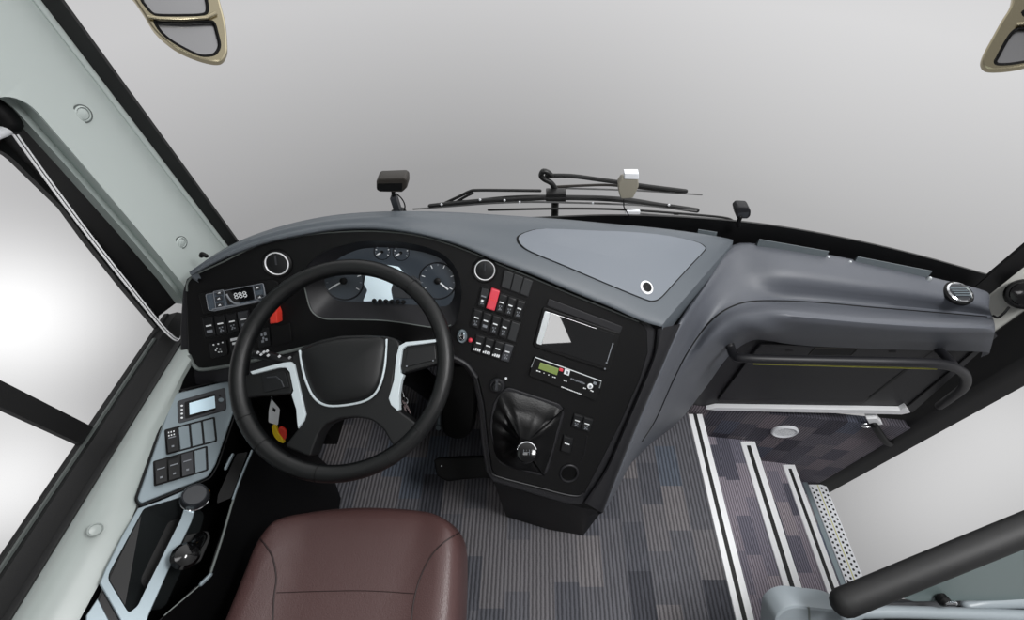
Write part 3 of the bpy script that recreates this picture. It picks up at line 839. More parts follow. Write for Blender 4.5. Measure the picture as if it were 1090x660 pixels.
c = FP.at(628, 411, .008); b = B(); b.lathe(c, NF, [(.0072, 0), (.007, .002), (.0052, .0028)], WHITE, 20); b.lathe(c, NF, [(.0035, .002), (.0033, .0036)], FAINT, 12); b.build('round_key', tac)
b = B()
random.seed(9)
def marks(p, q, n, w, hgt, mat):
    for k in range(n):
        a = Vector(p).lerp(Vector(q), k/n); c_ = Vector(p).lerp(Vector(q), (k+.72)/n)
        b.mark(FP, a, c_, hgt*random.uniform(.6, 1.1), .0088, mat)
marks((607.5, 403), (623, 408.8), 8, 1, 2.0, FAINT)
marks((597.5, 411.7), (619, 420.0), 13, 1, 1.3, WHITE)
marks((600, 404.8), (604, 406.5), 2, 1, 1.2, WHITE)
marks((621, 413), (624, 414), 2, 1, 1.4, WHITE); marks((628.5, 415.5), (632, 417), 2, 1, 1.4, WHITE)
marks((571, 394.5), (576, 396.2), 2, 1, 1.2, WHITE); marks((578.5, 397), (580, 397.6), 1, 1, 1.2, WHITE); marks((583.5, 399), (585, 399.5), 1, 1, 1.2, WHITE); marks((588, 401), (592, 402.3), 2, 1, 1.2, WHITE)
b.pl(FP, [(632, 406), (635.5, 407.2), (634.6, 410), (631.2, 408.8)], .0090, .001, FAINT)
b.build('print', tac)

# gear lever
gl = thing('gear_lever', 'chrome ringed gear lever in a black leather gaiter', 'gear lever', FP.at(562, 495))
gaf = [(540, 413.6), (596, 432), (599.5, 441), (582, 502), (574, 505), (532, 493), (522, 457), (526, 430)]
b = B(); gs = rnd(gaf, 6, 4)
gc = sum(V2(gs), Vector((0, 0)))/len(gs)
b.pl(FP, [tuple(gc+(Vector(p)-gc)*1.04) for p in gs], .004, .006, SHELL, .002, [[FP.at(*(gc+(Vector(p)-gc)*.95), .004) and tuple(gc+(Vector(p)-gc)*.95) for p in gs]])
b.build('frame', gl)
K = 40; b = B()
gd = smooth2(gaf, 5)
kn = W(560.5, 482, 1.0)
loops = []
for f, hh, tw in ((.97, .002, 0), (.86, .010, .03), (.68, .016, .05), (.50, .022, .05), (.34, .045, .03), (.2, .065, .02), (.13, .078, 0)):
    lp = []
    for i, p in enumerate(gd):
        wob = 1+.06*sin(i*1.9+f*3)*(1-abs(f-.6))*1.3 if .2 < f < .95 else 1
        c2 = gc.lerp(Vector((557, 474)), 1-f)
        q = c2+(Vector(p)-gc)*f*wob
        lp.append(FP.at(q.x, q.y, hh+.004*sin(i*1.9)*(f < .9 and f > .3)))
    loops.append(lp)
b.loft(loops, BOOT, False, True); b.build('gaiter', gl, 70)
b = B(); ax = (EYE+Vector((-.02, .10, 0))-kn).normalized()
b.tube([FP.at(556, 473, .06), kn-ax*.02], .009, DARK, seg=12); b.build('shaft', gl)
b = B()
b.lathe(kn, ax, [(.012, -.03), (.019, -.02), (.0235, -.004), (.0235, .004), (.021, .0085), (.012, .0115), (.001, .012)], GLOSS, 32)
knob = b.build('knob', gl)
e1 = Vector((1, 0, 0)); e1 = (e1-ax*e1.dot(ax)).normalized(); e2 = ax.cross(e1)
b = B(); b.tube([kn+ax*.004+e1*(.0225*cos(a))+e2*(.0225*sin(a)) for a in [radians(15+i*7.5) for i in range(21)]], .0024, CHROME, seg=8)
b.build('chrome_ring', knob)
b = B()
for x in (-.008, 0, .008):
    b.tube([kn+ax*.0115+e1*x*.8+e2*.006, kn+ax*.0115+e1*x*.8-e2*.006], .0005, FAINT, seg=5)
b.tube([kn+ax*.0117-e1*.0064, kn+ax*.0117+e1*.0064], .0005, FAINT, seg=5); b.build('shift_pattern', knob)

# console lever at the left of the gear console
lv = thing('console_lever', 'flat black lever sticking out of the left side of the gear console', 'lever', W(490, 505, 1.27))
b = B(); LP = Plane(W(465, 490, 1.29), W(520, 488, 1.27), W(490, 512, 1.27))
b.pl(LP, rnd([(461, 490), (464, 488), (515, 486), (535, 486), (535, 511), (515, 509.5), (492, 511), (476, 513.5), (464, 507)], 4), 0, .03, DARK, .006); b.build('handle', lv)
b = B(); c = LP.at(470, 496, 0); b.lathe(c, LP.n, [(.0025, 0), (.002, .0015)], SILV, 10); b.build('pin', lv)
# pedals
pd = thing('accelerator_pedal', 'black rounded pedal hanging beside the steering column above the carpet', 'pedal', WZ(487, 462, 0))
b = B(); PP = Plane(W(470, 400, 1.38), W(504, 400, 1.38), W(487, 466, 1.40))
b.pl(PP, smooth2([(469, 395), (486, 388), (505, 392), (507, 420), (504, 452), (497, 465), (486, 468), (474, 463), (470, 450)], 4), 0, .05, DARK, .008); b.build('pad', pd)
b = B(); b.tube([PP.at(467, 430, -.03), PP.at(467, 452, -.03)], .007, SILVP, seg=8); b.lathe(PP.at(467, 455, -.02), PP.n, [(.009, 0), (.008, .006)], SILVP, 14); b.build('pivot_pin', pd)
b = B(); b.tube([PP.at(488, 420, -.05), Vector((-.27, .82, .35))], .015, DARK, seg=10); b.tube([PP.at(487, 455, -.045), WZ(487, 450, .0)], .012, DARK, seg=10); b.build('pedal_arm', pd)

# ================================================================== STEERING WHEEL
WT = .87
DEL = radians(13)
wcen = W(364.8, 388.5, WT); we1 = Vector((1, 0, 0)); we2 = Vector((0, sP, cP))*cos(DEL)+Vector((0, cP, -sP))*sin(DEL)
WP = Plane(wcen, wcen+we1, wcen+we2); NW = WP.n
WR = 109.5*WT/F
sw = thing('steering_wheel', 'large black steering wheel with silver trimmed spokes in front of driver seat', 'steering wheel', WP.at(365.5, 387, -.05))
wc = Vector((365.5, 387))
def circ(r, n=72, a0=0, a1=2*pi): return [tuple(wc+Vector((cos(a0+(a1-a0)*i/n), sin(a0+(a1-a0)*i/n)))*r) for i in range(n)]
b = B(); b.tube([wcen+(we1*cos(a)+we2*sin(a))*WR for a in [2*pi*i/96 for i in range(96)]], 8.8*WT/F, RIM, closed=True, seg=20); rim = b.build('rim', sw, 80)
for a in (radians(-38), radians(-58), radians(-97), radians(-132), radians(-150), radians(52)):
    d = we1*cos(a)+we2*sin(a); c = wcen+d*WR
    b = B(); b.tube([c+(d*cos(w)+NW*sin(w))*(8.9*WT/F) for w in [2*pi*i/20 for i in range(20)]], .0007, DARK, closed=True, seg=6)
    b.build('rim_seam', rim)
hubo = [(309, 380), (320, 369), (343, 361), (364, 357), (390, 356.5), (413, 358), (423, 361), (426, 367), (420, 398), (416, 425), (426, 438), (447, 453), (420, 478), (407, 456), (395, 447), (380, 444.5), (361, 446), (346, 452), (339, 462), (330, 487), (302, 475), (318, 455), (324, 443), (321, 425), (315, 400)]
b = B(); b.pl(WP, rnd(hubo, 4, 3), .004, .035, HUB, .004); b.build('hub', sw)
ab = smooth2([(321, 374), (340, 365), (364, 360), (390, 359), (410, 360.5), (408, 390), (402, 411), (392, 422), (376, 427.5), (350, 429.5), (337, 423), (329, 408), (324, 391)], 3)
abc = sum(V2(ab), Vector((0, 0)))/len(ab)
b = B()
lo = []
for f, h in ((1, .002), (1, .010), (.97, .0145), (.9, .0175), (.75, .021), (.5, .0235), (.25, .0245), (.02, .025)):
    lo.append([WP.at(*(abc+(Vector(p)-abc)*f), h) for p in ab])
b.loft(lo, HUB, False, True); b.build('airbag_cover', sw, 60)
b = B(); up_ = [(319, 373), (322, 392), (327, 409), (335.5, 424.5), (350, 432), (376, 430), (393.5, 424), (403.5, 412), (409.5, 390), (411.5, 361)]
b.tube(smooth([WP.at(x, y, .009) for x, y in up_], 5), .0024, TRIM, seg=8); b.build('hub_trim', sw)
sl = [(266, 395.5), (285, 390), (301, 386), (309, 385), (313, 388), (319, 415), (325, 441), (323, 448), (317, 456), (316, 450), (315, 436), (310, 420), (312, 416), (308, 396), (304, 391.5), (297, 391.5), (268, 398.5)]
b = B(); b.pl(WP, sl, .009, .014, TRIM, .0012); b.build('spoke_trim', sw)
sr = [(465, 361), (432, 364), (424.5, 368), (421.5, 380), (419, 405), (413.5, 424), (416, 431), (423, 437.5), (425, 436), (424.5, 420), (427, 405), (429.5, 399), (426, 397), (425.5, 390), (428, 371.5), (433, 368), (465, 364)]
b = B(); b.pl(WP, sr, .009, .014, TRIM, .0012); b.build('spoke_trim', sw)
b = B(); b.pl(WP, rnd([(258, 400), (297, 391.5), (304, 392), (308, 397), (311.5, 415), (309, 419.5), (274, 422), (262, 424)], 2), .002, .02, HUB, .003)
b.pl(WP, rnd([(278, 400), (303, 395), (308, 412), (281, 418)], 2), .0045, .003, SWI, .001)
b.tube([WP.at(x, y, .005) for x, y in [(284, 402), (294, 401), (299, 405), (302, 412)]], .0015, SWG, seg=6); b.build('spoke_keypad', sw)
b = B(); b.pl(WP, rnd([(472, 363), (433, 368.5), (428.5, 373), (426, 391), (428.5, 397.5), (474, 385)], 2), .002, .02, HUB, .003)
b.pl(WP, rnd([(463, 367), (434, 371), (430, 391), (464, 383)], 2), .0045, .003, SWI, .001)
c = WP.at(433, 390, .005); b.lathe(c, NW, [(.0018, 0), (.0015, .001)], FAINT, 8); c = WP.at(461, 384, .005); b.lathe(c, NW, [(.0018, 0), (.0015, .001)], FAINT, 8)
b.build('spoke_keypad', sw)
# column
cl = thing('steering_column', 'black steering column shroud behind the steering wheel hub', 'steering column', Vector((-.38, .75, 0)))
ca = WP.at(366, 398, -.035); cb_ = ca-NW*.10+Vector((0, .02, -.02)); cc_ = Vector((-.385, .66, .42)); cd = Vector((-.37, .78, .0))
b = B(); b.tube(smooth([ca, cb_, cc_, cd], 5), [.05]*5+[.045]*5+[.04]*5+[.04], DARK, seg=20); b.build('shroud', cl)
sp = Plane(W(270, 380, .93), W(310, 385, .93), W(290, 395, .935))
b = B(); b.rod([sp.at(262, 375, 0), sp.at(285, 379, 0), sp.at(305, 384, 0), sp.at(345, 392, -.01)], .011, SWI, seg=14, flat=.8)
st_ = b.build('indicator_stalk', cl)
b = B()
for (x, y) in ((274, 375.5), (280.5, 375), (277.5, 377.5), (284, 374), (285, 378.5), (297, 379.5), (308, 381)):
    b.pl(sp, [(x-1.6, y), (x, y-1.6), (x+1.6, y), (x, y+1.6)], .0125, .003, WHITE)
b.build('stalk_symbol', st_)
# key with tag
kt = thing('key_tag', 'white key tag with yellow and red fob hanging behind left spoke', 'key tag', W(295, 462, 1.0))
TP = Plane(W(285, 430, .985), W(298, 430, .985), W(292, 460, 1.0))
b = B(); b.pl(TP, rnd([(288.5, 425), (297.5, 436), (295.5, 453), (285.5, 449.5), (286, 436)], 1.5), 0, .002, WHITE, .0005)
b.pl(TP, [(290.5, 433.5), (293.5, 436), (292.8, 439), (290, 437)], .0006, .0005, DARK); b.build('tag', kt)
b = B(); b.pl(TP, smooth2([(297, 455), (302.5, 457.5), (304, 464), (301, 470), (296, 462)], 3), -.001, .006, RED, .002); b.build('red_fob', kt)
b = B(); b.pl(TP, smooth2([(289, 454), (293, 452.5), (296, 461), (302, 470), (300, 472), (293.5, 467.5), (290, 461)], 3), .002, .006, YELL, .0015); b.build('yellow_fob', kt)
b = B(); b.tube(smooth([TP.at(289, 427, 0), TP.at(291, 418, -.01), TP.at(300, 408, -.02), TP.at(330, 400, -.03)], 4), .001, CHROME, seg=6); b.build('cord', kt)
ky = thing('key_bunch', 'small bunch of metal keys hanging behind right spoke', 'keys', W(434, 440, 1.0))
KP = Plane(W(425, 425, .99), W(440, 425, .99), W(434, 445, 1.0))
b = B()
for (p, q) in (((428, 426), (433, 434)), ((431, 428), (437, 440)), ((430, 432), (434, 444)), ((426, 431), (430, 441))):
    b.mark(KP, p, q, 1.6, 0, CHROME)
b.build('keys', ky)
b = B(); b.tube([KP.at(430+4*cos(a), 427+4*sin(a), 0) for a in [2*pi*i/16 for i in range(16)]], .0012, CHROME, closed=True, seg=6); b.tube([KP.at(430, 423, 0), KP.at(425, 405, -.03)], .0012, CHROME, seg=6); b.build('ring', ky)

# ================================================================== PASSENGER DASHBOARD
pdash = thing('passenger_dashboard', 'grey passenger side dashboard arching over the entrance steps', 'dashboard', (.9, .72, .08))
def S(px, py, h): return SWP.at(px, py, h)
T = [
 [W(641, 546, 1.175), W(655, 525, 1.25), W(665, 505, 1.34), W(673, 492, 1.42), W(684, 481, 1.50), W(690, 474, 1.56)],
 [FP.at(677, 455, -.004), W(686, 455, 1.20), W(696, 448, 1.29), W(705, 444, 1.36), W(716, 446, 1.46), W(722, 449, 1.56)],
 [FP.at(696, 410, -.004), W(706, 405, 1.15), W(718, 398, 1.22), W(729, 398, 1.25), W(741, 408, 1.36), W(750, 414, 1.47)],
 [FP.at(722, 347, -.006), W(733, 349, 1.14), W(744, 357, 1.20), W(755, 363, 1.165), W(767, 373, 1.25), W(775, 380, 1.36)],
 [W(750, 303, 1.19), W(757, 314, 1.19), W(765, 332, 1.19), W(778, 342, 1.135), W(791, 355, 1.155), W(799, 363, 1.27)],
 [W(779, 261, 1.268), W(788, 290, 1.23), W(797, 320.5, 1.195), W(806, 334, 1.105), W(814, 352, 1.12), W(820, 363, 1.26)],
 [WZ(830, 263, .682), WZ(832, 292, .672), WZ(832, 320, .612), S(836, 332.5, .062), S(838, 352, .06), S(838, 366, .01)],
 [WZ(877, 270, .68), WZ(876, 297, .672), WZ(874, 322, .612), S(873, 336, .062), S(873, 353, .06), S(872, 369, .01)],
 [WZ(930, 281, .675), WZ(930, 305, .668), WZ(930, 327, .61), S(930, 341, .06), S(928, 357, .055), S(926, 371, .01)],
 [WZ(987, 294, .67), WZ(990, 314, .663), WZ(992, 332, .608), S(992, 345, .05), S(990, 360, .045), S(987, 373, .01)],
 [WZ(1046, 309, .66), WZ(1050, 326, .655), WZ(1054, 338, .608), S(1056, 348, .035), S(1054, 360, .03), S(1050, 375, .01)],
]
rowsP = [list(r) for r in zip(*T)]
drop = [p+Vector((0, .03, -.12)) for p in rowsP[0]]
for p in drop[:5]: pass
rowsP = [drop]+rowsP
# right end turns down
for r in rowsP: r.append(r[-1]+Vector((.035, .015, -.05)))
b = B(); b.grid(rowsP, PASS, nu=5, nv=5)
PV, PF = b.last; pass_bvh = BVHTree.FromPolygons(PV, PF)
pad = b.build('pad', pdash, 60)
b = B(); sp_ = []
for x, y in smooth2([(683, 470), (698, 446), (715, 408), (730, 378), (746, 354), (762, 337), (780, 326), (800, 321), (832, 320.5), (874, 322.5), (930, 327.5), (992, 332.5), (1050, 337.5)], 6, False):
    o, n, _, _ = pass_bvh.ray_cast(EYE, ray(x, y).normalized())
    if o is not None: sp_.append(o)
b.tube(sp_, .0026, DARK, seg=8); b.build('crease_seam', pdash)
# front panel under the pad
b = B(); b.pl(SWP, [(726, 446), (748, 395), (768, 362), (820, 346), (1046, 352), (1062, 358), (972, 439), (760, 435.5)], -.003, .03, SHELL, .002); b.build('front_panel', pdash)
b = B(); b.tube([SWP.at(772, 366, 0), SWP.at(734, 436, 0)], .0025, DARK, seg=6); b.build('panel_gap', pdash)
b = B(); b.tube([SWP.at(1042, 369, 0), SWP.at(961, 437, 0)], .0025, DARK, seg=6); b.build('panel_gap', pdash)
gd_ = rnd([(808, 368), (996, 371), (917, 430), (763.5, 427)], 4)
b = B(); b.pl(SWP, [tuple(Vector((868, 399))+(Vector(p)-Vector((868, 399)))*1.012) for p in gd_], .0005, .004, DARK); b.build('door_gap', pdash)
b = B(); b.pl(SWP, gd_, .008, .01, SHELL, .003); gdo = b.build('glove_box_door', pdash)
b = B(); b.pl(SWP, rnd([(868, 370), (913, 371), (906, 378.5), (861, 377.5)], 1), .0088, .003, DARK)
b.tube([SWP.at(x, y, .009) for x, y in [(861, 377.5), (868, 370), (913, 371), (906, 378.5)]], .0012, BROWNM, seg=6); b.build('finger_recess', gdo)
for (x, y) in ((840, 373.5), (950, 374.5)):
    b = B(); b.mark(SWP, (x-4, y), (x+4, y), 1.6, .009, DARK); b.build('door_stud', gdo)
b = B(); b.mark(SWP, (975, 385), (925, 424), 1.6, .009, DARK)
b.build('door_line', gdo)
# bright strip along the foot
b = B(); b.plate([SWP.at(x, y, .014) for x, y in [(752, 436), (762, 433.8), (958, 437), (964, 433.5), (969, 439.5), (960, 441.5), (762, 437.2)]], SWP.n, .016, ALU, .002); plabel(b.build('foot_strip', pdash), 'bright aluminium strip')
# round vent and defroster trims on top
def surf(bvh, px, py):
    o, n, _, _ = bvh.ray_cast(EYE, ray(px, py).normalized())
    if n.dot(EYE-o) < 0: n = -n
    return o, n
o_, n_ = surf(pass_bvh, 1020, 312); n_ = (n_+UP*1.6).normalized()
b = B(); b.lathe(o_, n_, [(.036, -.006), (.036, .002), (.033, .005), (.030, .004)], DARK, 32); b.lathe(o_, n_, [(.031, 0), (.031, .006), (.027, .008), (.025, .005)], CHROME, 32)
b.lathe(o_, n_, [(.025, 0), (.025, .005), (.001, .006)], SWG, 28)
for k in (-.012, -.004, .004, .012): b.tube([o_+n_*.007+Vector((-.02, k, 0)), o_+n_*.007+Vector((.02, k, 0))], .0015, SILVP, seg=6)
b.build('air_vent', pdash)
for (p, q, hgt) in (((805, 263), (878, 276), 8), ((908, 281.5), (986, 297), 8), ((742, 250), (762, 253), 5)):
    b = B(); G = []
    for row in (0, 1, 2):
        r_ = []
        for k in range(7):
            x = p[0]+(q[0]-p[0])*k/6; y = p[1]+(q[1]-p[1])*k/6
            base = WZ(x, y, .682 if x < 900 else .674)
            if x < 790: base = WZ(x, y, .70)
            r_.append(base+Vector((0, .004*(row == 1), .026*(row > 0)*(hgt/8)))+Vector((0, .006*(row == 2), 0)))
        G.append(r_)
    base2 = [v+Vector((0, .006, -.03)) for v in G[2]]
    b.grid(G+[base2], SMOKE); b.build('defroster_strip', pdash)
for (x, y) in ((882, 274.5), (905, 279), (990, 296)):
    o_ = WZ(x, y, .685); b = B(); b.lathe(o_-UP*.008, UP, [(.005, 0), (.005, .008), (.003, .011)], SILV, 12); b.build('clip', pdash)

# grab handle
gh = thing('grab_handle', 'long black grab handle with yellow strip across the glove box', 'grab handle', SWP.at(880, 425, .03))
b = B()
pth = [S(775, 362, .03), S(778, 371, .05), S(783, 379.5, .085), S(795, 381.5, .10), S(840, 383, .105), S(900, 384.2, .105), S(960, 385.5, .105), S(1000, 387.5, .10), S(1020, 393, .09), S(1028, 402, .07), S(1025, 413, .045), S(1010, 425, .02), S(1000, 432, .006)]
b.rod(pth, .0125, SHELL, seg=16, n=6); b.build('bar', gh)
b = B(); b.rod([S(999, 372, .01), S(1006, 379, .05), S(1014, 388, .09)], .011, SHELL, seg=14); b.build('bracket', gh)
b = B(); r0 = [S(802, 387.2, .100), S(860, 388.7, .102), S(920, 390.5, .102), S(997, 392.5, .098)]
b.tube(r0, .0024, LIME, seg=6); plabel(b.build('strip', gh), 'thin yellow strip')
# round grille in the stepwell wall
rg = thing('round_grille', 'round white grille in the carpeted stepwell wall', 'grille', SWP.at(835, 463, .002))
c = SWP.at(835, 458.7, .001); q = 13*scale_at(c)
b = B(); b.lathe(c, SWP.n, [(q, -.003), (q, .006), (q*.9, .010), (q*.8, .008), (q*.78, .003)], ALUB, 36, up=UP, sx=1.); b.lathe(c, SWP.n, [(q*.8, 0), (q*.8, .0035)], SWG, 30, up=UP); b.build('ring', rg)
b = B()
for k in range(-4, 5):
    zz = k*q*.17; hw = math.sqrt(max(0, (q*.78)**2-zz*zz)); e = SWP.n.cross(UP).normalized()
    b.tube([c+SWP.n*.006+UP*zz-e*hw, c+SWP.n*.006+UP*zz+e*hw], .0013, ALUB, seg=6)
b.build('slats', rg)
# door latch
dl = thing('door_latch', 'small chrome latch with black hook on the door post', 'latch', SWP.at(932, 462, .004))
b = B(); b.plate([SWP.at(x, y, .012) for x, y in rnd([(922, 446), (934, 445.5), (940, 452), (927, 453.5)], 1)], SWP.n, .02, ALU, .002); b.build('plate', dl)
b = B(); b.tube(smooth([SWP.at(x, y, .016) for x, y in [(923, 451), (919, 451.5), (918, 454), (924, 454.5), (929, 453.5)]], 4), .003, CHROME, seg=8); b.build('loop', dl)
b = B(); b.rod([SWP.at(930, 452, .014), SWP.at(936, 461, .02), SWP.at(943, 470, .02), SWP.at(947, 472, .012)], .0125, DARK, seg=12); b.build('hook', dl)
# round device on the right pillar
ps = thing('pillar_speaker', 'round black speaker with cord on the right windscreen pillar', 'speaker', W(1084, 330, 1.16))
c = W(1092, 313, 1.155); n = (EYE+Vector((.35, 0, .1))-c).normalized()
b = B(); b.lathe(c-n*.03, n, [(.028, -.01), (.038, 0), (.041, .02), (.038, .030), (.032, .033)], DARK, 28, up=UP)
b.lathe(c+n*.003, n, [(.032, 0), (.030, .003), (.018, .006), (.001, .007)], GLOSS, 24, up=UP); b.build('body', ps)
b = B(); b.plate([c+n*.0095+Vector((-.016, 0, .0)), c+n*.0095+Vector((-.004, 0, .006)), c+n*.0095+Vector((-.004, 0, .014)), c+n*.0095+Vector((-.016, 0, .008))], n, .002, SWG, 0); b.build('badge', ps)
b = B(); b.tube(smooth([W(1074, 327, 1.16), W(1068, 334, 1.16), W(1062, 338, 1.15), W(1057, 336, 1.15)], 4), .003, DARK, seg=8); b.build('cord', ps)
b = B(); b.tube([c-n*.03, c-n*.03+Vector((.02, .09, -.02))], .012, DARK, seg=10); b.build('mount', ps)

# ================================================================== SIDE CONSOLE (left of the seat)
SP = Plane(WZ(147, 535, .69), WZ(185, 419, .70), WZ(223, 613, .59)); NS = SP.n
sc = thing('side_console', 'silver and black side console between window sill and driver seat', 'console', WZ(190, 560, .0))
body = [(145, 540), (150, 515), (184, 418), (246, 403), (262, 430), (276, 462), (270, 480), (248, 533), (223, 613), (170, 662), (150, 705), (80, 705), (103, 640)]
hol = rnd([(153, 541), (196, 528), (198, 535), (193, 552), (152, 634), (147, 645), (137, 653), (132, 645), (115, 617), (116, 610)], 4, 3)
b = B(); b.plate([SP.at(x, y, -.004) for x, y in body], NS, .03, GLOSS, .003, [[SP.at(x, y, -.004) for x, y in hol]])
lowl = []
for (x, y) in body:
    p = SP.at(x, y, -.03); lowl.append(Vector((min(p.x, -.665), p.y, 0.0)))
b.loft([[SP.at(x, y, -.03) for x, y in body], [SP.at(x, y, -.03).lerp(q, .35) for (x, y), q in zip(body, lowl)], lowl], DARK)
b.build('body', sc)
# silver switch panel
spn = rnd([(185, 419), (247, 404), (252, 430), (230, 494), (222, 507), (208, 513), (150, 536), (146, 531)], 4)
b = B(); b.pl(SP, spn, .004, .01, SILVP, .0025); pnl = b.build('switch_panel', sc)
b = B(); b.tube([SP.at(x, y, .001) for x, y in rnd([(183.5, 417.5), (248, 402.5), (254, 430), (232, 495), (224, 509), (208, 516), (149, 539), (144, 532)], 4)], .002, DARK, closed=True, seg=6); b.build('panel_gap', sc)
# LCD unit
lq = [(189, 426.5), (240, 412), (241.5, 436), (190, 450.5)]
b = B(); b.pl(SP, rnd(lq, 3), .007, .005, SWG, .0015)
b.pl(SP, rnd([(196.5, 428), (229, 419), (230, 436), (197.5, 445.5)], 1.5), .0085, .003, DARK, .0005)
for k in range(4):
    c = SP.at(193.5, 432+4.3*k, .0075); b.lathe(c, NS, [(.0022, 0), (.0022, .001)], WHITE, 8)
c = SP.at(235, 426, .0075); b.lathe(c, NS, [(.005, 0), (.005, .002), (.003, .002)], SILVP, 16); c = SP.at(234, 421, .0075); b.lathe(c, NS, [(.002, 0), (.002, .001)], DARK, 8)
b.build('control_unit', sc)
b = B(); b.pl(SP, [(201.5, 429), (228.5, 421.5), (229.3, 434), (202, 441.5)], .0092, .001, LCDB); plabel(b.build('display', pnl), 'pale blue display')
# two rows
def srow(q, kinds):
    b = B(); b.pl(SP, rnd(quad_cell(q, -.02, 1.02, -.04, 1.04), 2), .0055, .004, DARK, .001); ro = b.build('switch_panel', sc)
    n = len(kinds)
    for i, k in enumerate(kinds):
        c = quad_cell(q, i/n+.02, (i+1)/n-.02, .03, .97)
        b = B()
        if k == 'blank': b.pl(SP, rnd(c, 1), .008, .004, SILVP, .001); b.build('blank_cover', ro)
        else:
            up_ = quad_cell(c, 0, 1, 0, .52); dn = quad_cell(c, 0, 1, .52, 1.0)
            a0 = [SP.at(*c[0], .008), SP.at(*c[1], .008), SP.at(*c[2], .019), SP.at(*c[3], .019)]
            mid = quad_cell(c, 0, 1, .5, .5)
            m0, m1 = SP.at(*mid[0], .0165), SP.at(*mid[1], .0165)
            mt = SWG if k == 'grey' else SWI
            bt = [SP.at(*p, .003) for p in c]
            b.raw([a0[0], a0[1], m1, m0, a0[2], a0[3]]+bt, [(3, 2, 1, 0), (5, 4, 2, 3), (0, 1, 7, 6), (5, 9, 8, 4), (1, 2, 4, 8, 7), (3, 0, 6, 9, 5)], mt)
            b.pl(SP, quad_cell(c, .15, .85, .33, .38), .016, .001, FAINT)
            if k == 'dots':
                for u in (.15, .4, .65):
                    for v in (.08, .22): b.pl(SP, quad_cell(c, u, u+.12, v, v+.06), .0135, .001, WHITE)
            b.pl(SP, quad_cell(c, .38, .62, .72, .80), .0192, .001, FAINT)
            b.build('switch', ro)
srow([(176, 458), (228, 444.5), (230.5, 469), (178, 483)], ['dots', 'blank', 'blank', 'blank'])
srow([(164, 491.5), (220, 475.5), (221, 500), (165, 516.5)], ['dark', 'dark', 'grey', 'blank'])
# storage tray
b = B()
r0 = [SP.at(x, y, -.002) for x, y in hol]; hcn = sum(r0, Vector((0, 0, 0)))/len(r0)
r1 = [p+Vector((0, 0, -.07))+(hcn-p)*.10 for p in r0]
b.loft([r0, r1], TRAYS); b.plate([p+Vector((0, 0, .001)) for p in r1], UP, .004, DARK); b.build('tray', sc)
fr_o = rnd([(147, 540), (206, 521), (212, 533), (206, 560), (160, 655), (150, 690), (108, 690), (112, 668), (106, 640), (118, 600)], 4, 3)
fr_o = [(147, 541), (170, 533), (196, 522), (208, 522), (211, 534), (204, 556), (180, 606), (158, 656), (148, 690), (104, 690), (128, 660), (106, 621), (112, 606), (130, 570)]
b = B(); b.plate([SP.at(x, y, .004) for x, y in fr_o], NS, .006, SILVP, .0015, [[SP.at(x, y, .004) for x, y in hol]]); plabel(b.build('tray_frame', sc), 'silver frame round the storage tray')
# knob
c = SP.at(208, 531, .003); q = scale_at(c); ax = (NS+Vector((0, 0, .5))).normalized()
b = B(); b.lathe(c, ax, [(12*q, 0), (12.5*q, .008), (11.5*q, .02), (11.5*q, .026), (10.5*q, .029), (9.5*q, .027), (.001, .0275)], SWG, 32)
b.lathe(c, ax, [(13.2*q, 0), (13.2*q, .006), (12*q, .008)], CHROME, 32); b.build('round_cap', sc)
# joystick
b = B(); b.pl(SP, rnd([(197, 569), (222, 564), (225, 572), (214, 598), (197, 606), (188, 600)], 4), .002, .005, DARK, .002)
c0 = SP.at(212, 575, .002); 
b.rod([SP.at(213, 573, .004), SP.at(207, 582, .022), SP.at(197, 592, .036)], .012, GLOSS, seg=14)
b.lathe(SP.at(197, 592, .03), NS, [(.012, -.012), (.021, -.004), (.023, .004), (.018, .013), (.008, .017), (.001, .018)], GLOSS, 24); b.build('joystick', sc)
# edge highlight painted as grey rods, silver lines and slot on the inner flank
b = B()
b.rod([SP.at(265, 487, .001), SP.at(257, 507, .001), SP.at(248, 533, .001), SP.at(236, 574, .001), SP.at(224, 611, .001)], .0022, TRACK, seg=8)
b.rod([SP.at(247.5, 484, .003), SP.at(240, 499, .003)], .0035, SILVP, seg=8); b.rod([SP.at(268, 480, .003), SP.at(256, 509, .003), SP.at(248, 531, .003)], .0025, SILVP, seg=8)
b.rod([SP.at(224, 612, .002), SP.at(214, 622, .002)], .004, SILVP, seg=8); b.rod([SP.at(214, 622, .001), SP.at(175, 655, .001)], .0012, TRACK, seg=6)
b.build('edge_trim_highlight', sc)
b = B(); b.pl(SP, rnd([(252, 483), (264, 481), (246, 530), (231, 536), (232, 527)], 2), .001, .004, DARK); b.build('slot', sc)
b = B(); b.pl(SP, [(92, 655), (104, 637), (116, 660), (120, 690), (90, 690)], .003, .006, SILVP, .001); b.build('rear_plate', sc)

